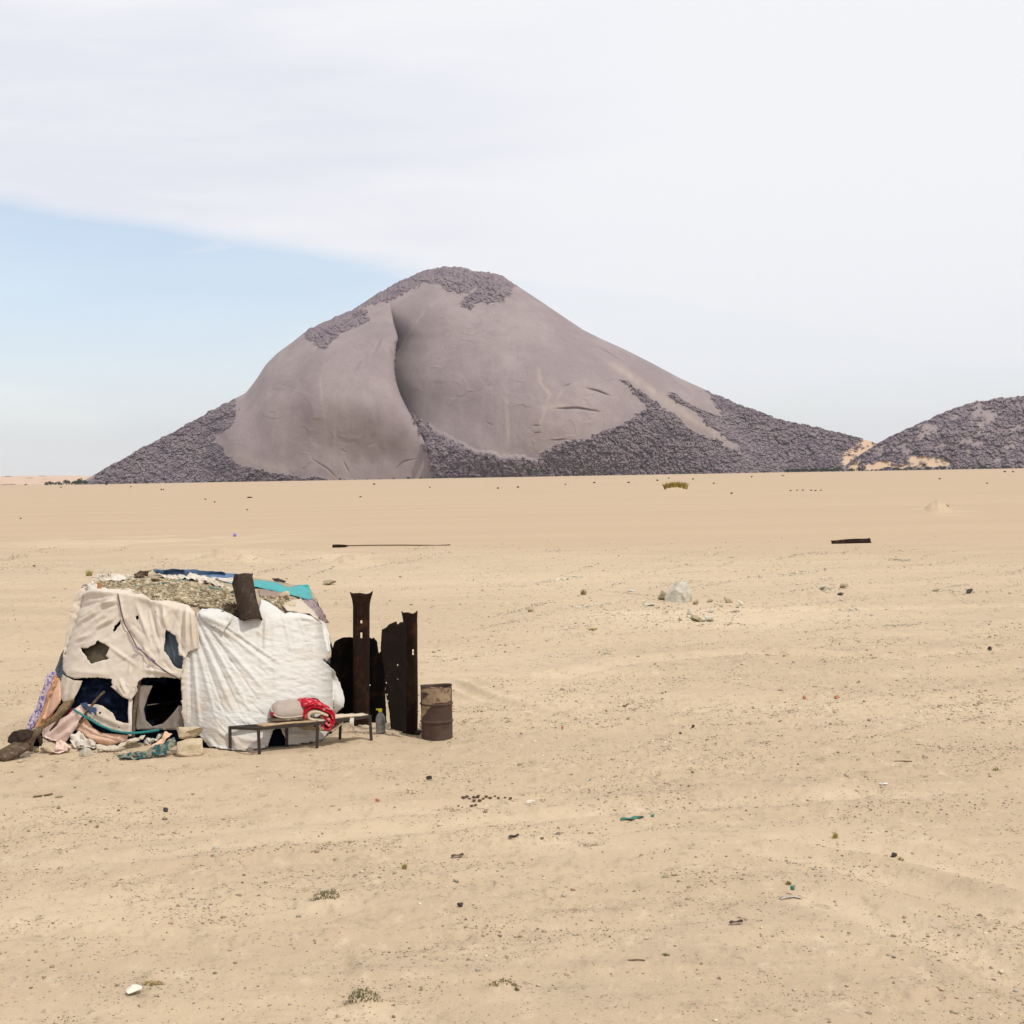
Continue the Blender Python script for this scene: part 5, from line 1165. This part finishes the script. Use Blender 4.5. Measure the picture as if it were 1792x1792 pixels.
# ------------------------------------------------------------------ gravel strewn on the sand
def scatter(n, rmin, rmax, smin, smean, smax, seed, power):
    r_ = np.random.default_rng(seed); N_ = n*5
    d = (rmin**power+(rmax**power-rmin**power)*r_.random(N_))**(1/power); a = np.radians(r_.uniform(-23,23,N_)); x = d*np.sin(a); y = d*np.cos(a)
    ca, sa = math.cos(.12), math.sin(.12); xr = x*ca+y*sa; yr = -x*sa+y*ca
    m_ = sstep(-.25,.35, fbm(xr/5, yr/2.2, 31, 3))*sstep(-.1,.4,fbm(xr/1.3, yr/.6, 33, 3))+.06
    keep = r_.random(N_) < m_; x, y = x[keep][:n], y[keep][:n]
    s_ = np.minimum(smax, smin+r_.exponential(smean, len(x)))
    z = gh(x,y)+gdetail(x,y)+s_*.15
    pal = np.array([(.42,.33,.23),(.36,.28,.19),(.31,.235,.16),(.54,.46,.34),(.40,.28,.19),(.22,.17,.125),(.45,.36,.25),(.37,.335,.26)])
    c = pal[r_.integers(0,8,len(x))]*r_.uniform(.8,1.2,(len(x),1))
    return np.stack([x,y,z],-1), s_, c
p_, s_, c_ = scatter(30000, 9.5, 34, .004, .0048, .04, 3, 1.0)
q_, t_, d_ = scatter(9000, 22, 90, .009, .010, .07, 4, .8)
def clusters(n, y0, y1, seed, pal, sz, per):
    r_ = np.random.default_rng(seed); X_ = []; S_ = []; C_ = []
    for _ in range(n):
        cx, cy = r_.uniform(-30,1822), y0+(y1-y0)*r_.random()
        if cy < 1340 and cx < 830 and cy > 1000: continue
        k_ = int(r_.exponential(per))+4; L_ = r_.uniform(10,75)*(.6+.6*(cy-900)/900); W_ = r_.uniform(1.5,7)*(.3+1.2*(cy-900)/900); ti = r_.normal(-.12,.12)
        dx = r_.normal(0,L_,k_); px_ = cx+dx; py_ = cy+ti*dx+r_.normal(0,W_,k_)
        ok = py_ > 955; px_, py_ = px_[ok], py_[ok]; d_ = np.array(FW)+np.multiply.outer((px_-896)/F_PX,np.array(RT))-np.multiply.outer((py_-896)/F_PX,np.array(UP)); t_ = -H/d_[:,2]
        x_, yy_ = d_[:,0]*t_, d_[:,1]*t_; s__ = np.minimum(sz[2], r_.exponential(sz[1],len(x_))+sz[0])*(.5+.5*r_.random())*yy_/F_PX/2
        base_ = pal[r_.integers(0,len(pal))]; col_ = np.where(r_.random((len(x_),1)) < .6, base_, pal[r_.integers(0,len(pal),len(x_))])*r_.uniform(.8,1.2,(len(x_),1))
        X_.append(np.stack([x_,yy_],-1)); S_.append(s__); C_.append(col_)
    X_ = np.concatenate(X_); S_ = np.concatenate(S_); C_ = np.concatenate(C_)
    return np.stack([X_[:,0],X_[:,1],gh(X_[:,0],X_[:,1])+gdetail(X_[:,0],X_[:,1])+S_*.2],-1), S_, C_
PALN = np.array([(.30,.22,.15),(.24,.17,.11),(.36,.27,.18),(.40,.25,.16),(.20,.15,.11),(.45,.37,.26),(.33,.28,.20),(.38,.30,.20)])
PALM = np.array([(.36,.33,.25),(.30,.275,.205),(.42,.37,.27),(.52,.46,.35),(.27,.22,.15),(.60,.54,.43),(.40,.31,.21)])
k1 = clusters(420, 1300, 1800, 11, PALN, (1.0,1.3,6.5), 42); k2 = clusters(780, 960, 1330, 12, PALM, (1.0,1.2,5), 50); 
def patch(cx, cy, rx, ry, n, seed, pal, sz):
    r_ = np.random.default_rng(seed); px_ = cx+r_.normal(0,rx,n); py_ = cy+r_.normal(0,ry,n); ok = py_ > 1000; px_, py_ = px_[ok], py_[ok]
    d_ = np.array(FW)+np.multiply.outer((px_-896)/F_PX,np.array(RT))-np.multiply.outer((py_-896)/F_PX,np.array(UP)); t_ = -H/d_[:,2]; x_, y_ = d_[:,0]*t_, d_[:,1]*t_
    s__ = np.minimum(sz[2], sz[0]+r_.exponential(sz[1],len(x_)))*y_/F_PX/2; c_ = pal[r_.integers(0,len(pal),len(x_))]*r_.uniform(.85,1.15,(len(x_),1))
    return np.stack([x_,y_,gh(x_,y_)+gdetail(x_,y_)+s__*.2],-1), s__, c_
k4 = [patch(1170,1066,26,6,150,21,PALM,(1.2,1.7,9)), patch(1250,1072,34,10,170,22,PALM,(1.2,1.7,9)), patch(1075,1072,30,7,170,23,PALM*1.15,(1.2,1.4,6)), patch(1435,1036,28,6,150,24,PALM,(1.2,1.6,8)), patch(1690,1036,40,4,90,25,PALM,(1.2,1.5,7)), patch(390,975,45,9,260,26,PALM*1.1,(1.2,1.5,6)), patch(612,980,30,5,110,27,PALM*1.1,(1.2,1.5,6)), patch(760,1284,50,8,140,28,PALN*1.1,(1.2,1.4,6)), patch(1150,1085,40,5,120,29,PALM,(1.2,1.5,6))]
k3 = clusters(16, 1000, 1110, 13, PALM, (1.0,1.6,6.5), 130)
OCT = np.array([(1,0,0),(-1,0,0),(0,1,0),(0,-1,0),(0,0,1),(0,0,-1.)]); OCF = np.array([(0,2,4),(2,1,4),(1,3,4),(3,0,4),(2,0,5),(1,2,5),(3,1,5),(0,3,5)])
tag(pebbles('gravel', np.concatenate([p_,q_,k1[0],k2[0],k3[0]]+[q[0] for q in k4]), np.concatenate([s_,t_,k1[1],k2[1],k3[1]]+[q[1] for q in k4]), np.concatenate([c_,d_,k1[2],k2[2],k3[2]]+[q[2] for q in k4]), MT['stones'], .6, origin=(0,12,0), base=IC1, fac=IF1, seed=5), 'fine mixed gravel strewn over the sand', 'gravel', kind='stuff')

# ------------------------------------------------------------------ thin desert haze
hz = bpy.data.materials.new('haze'); hz.use_nodes = True; hz.node_tree.nodes.clear(); t = NT(hz.node_tree)
pv_ = t.n('ShaderNodeVolumePrincipled'); pv_.inputs['Color'].default_value = (.86,.88,.95,1); pv_.inputs['Density'].default_value = HAZE; pv_.inputs['Anisotropy'].default_value = .2
ou = t.n('ShaderNodeOutputMaterial'); t.put(ou.inputs['Volume'], pv_.outputs[0])
mb = MB(); mb.box((0,0,(520-14)/2), ((1,0,0),(0,1,0),(0,0,1)), (32400,32400,534))
tag(mb.build('haze', hz), kind='stuff')
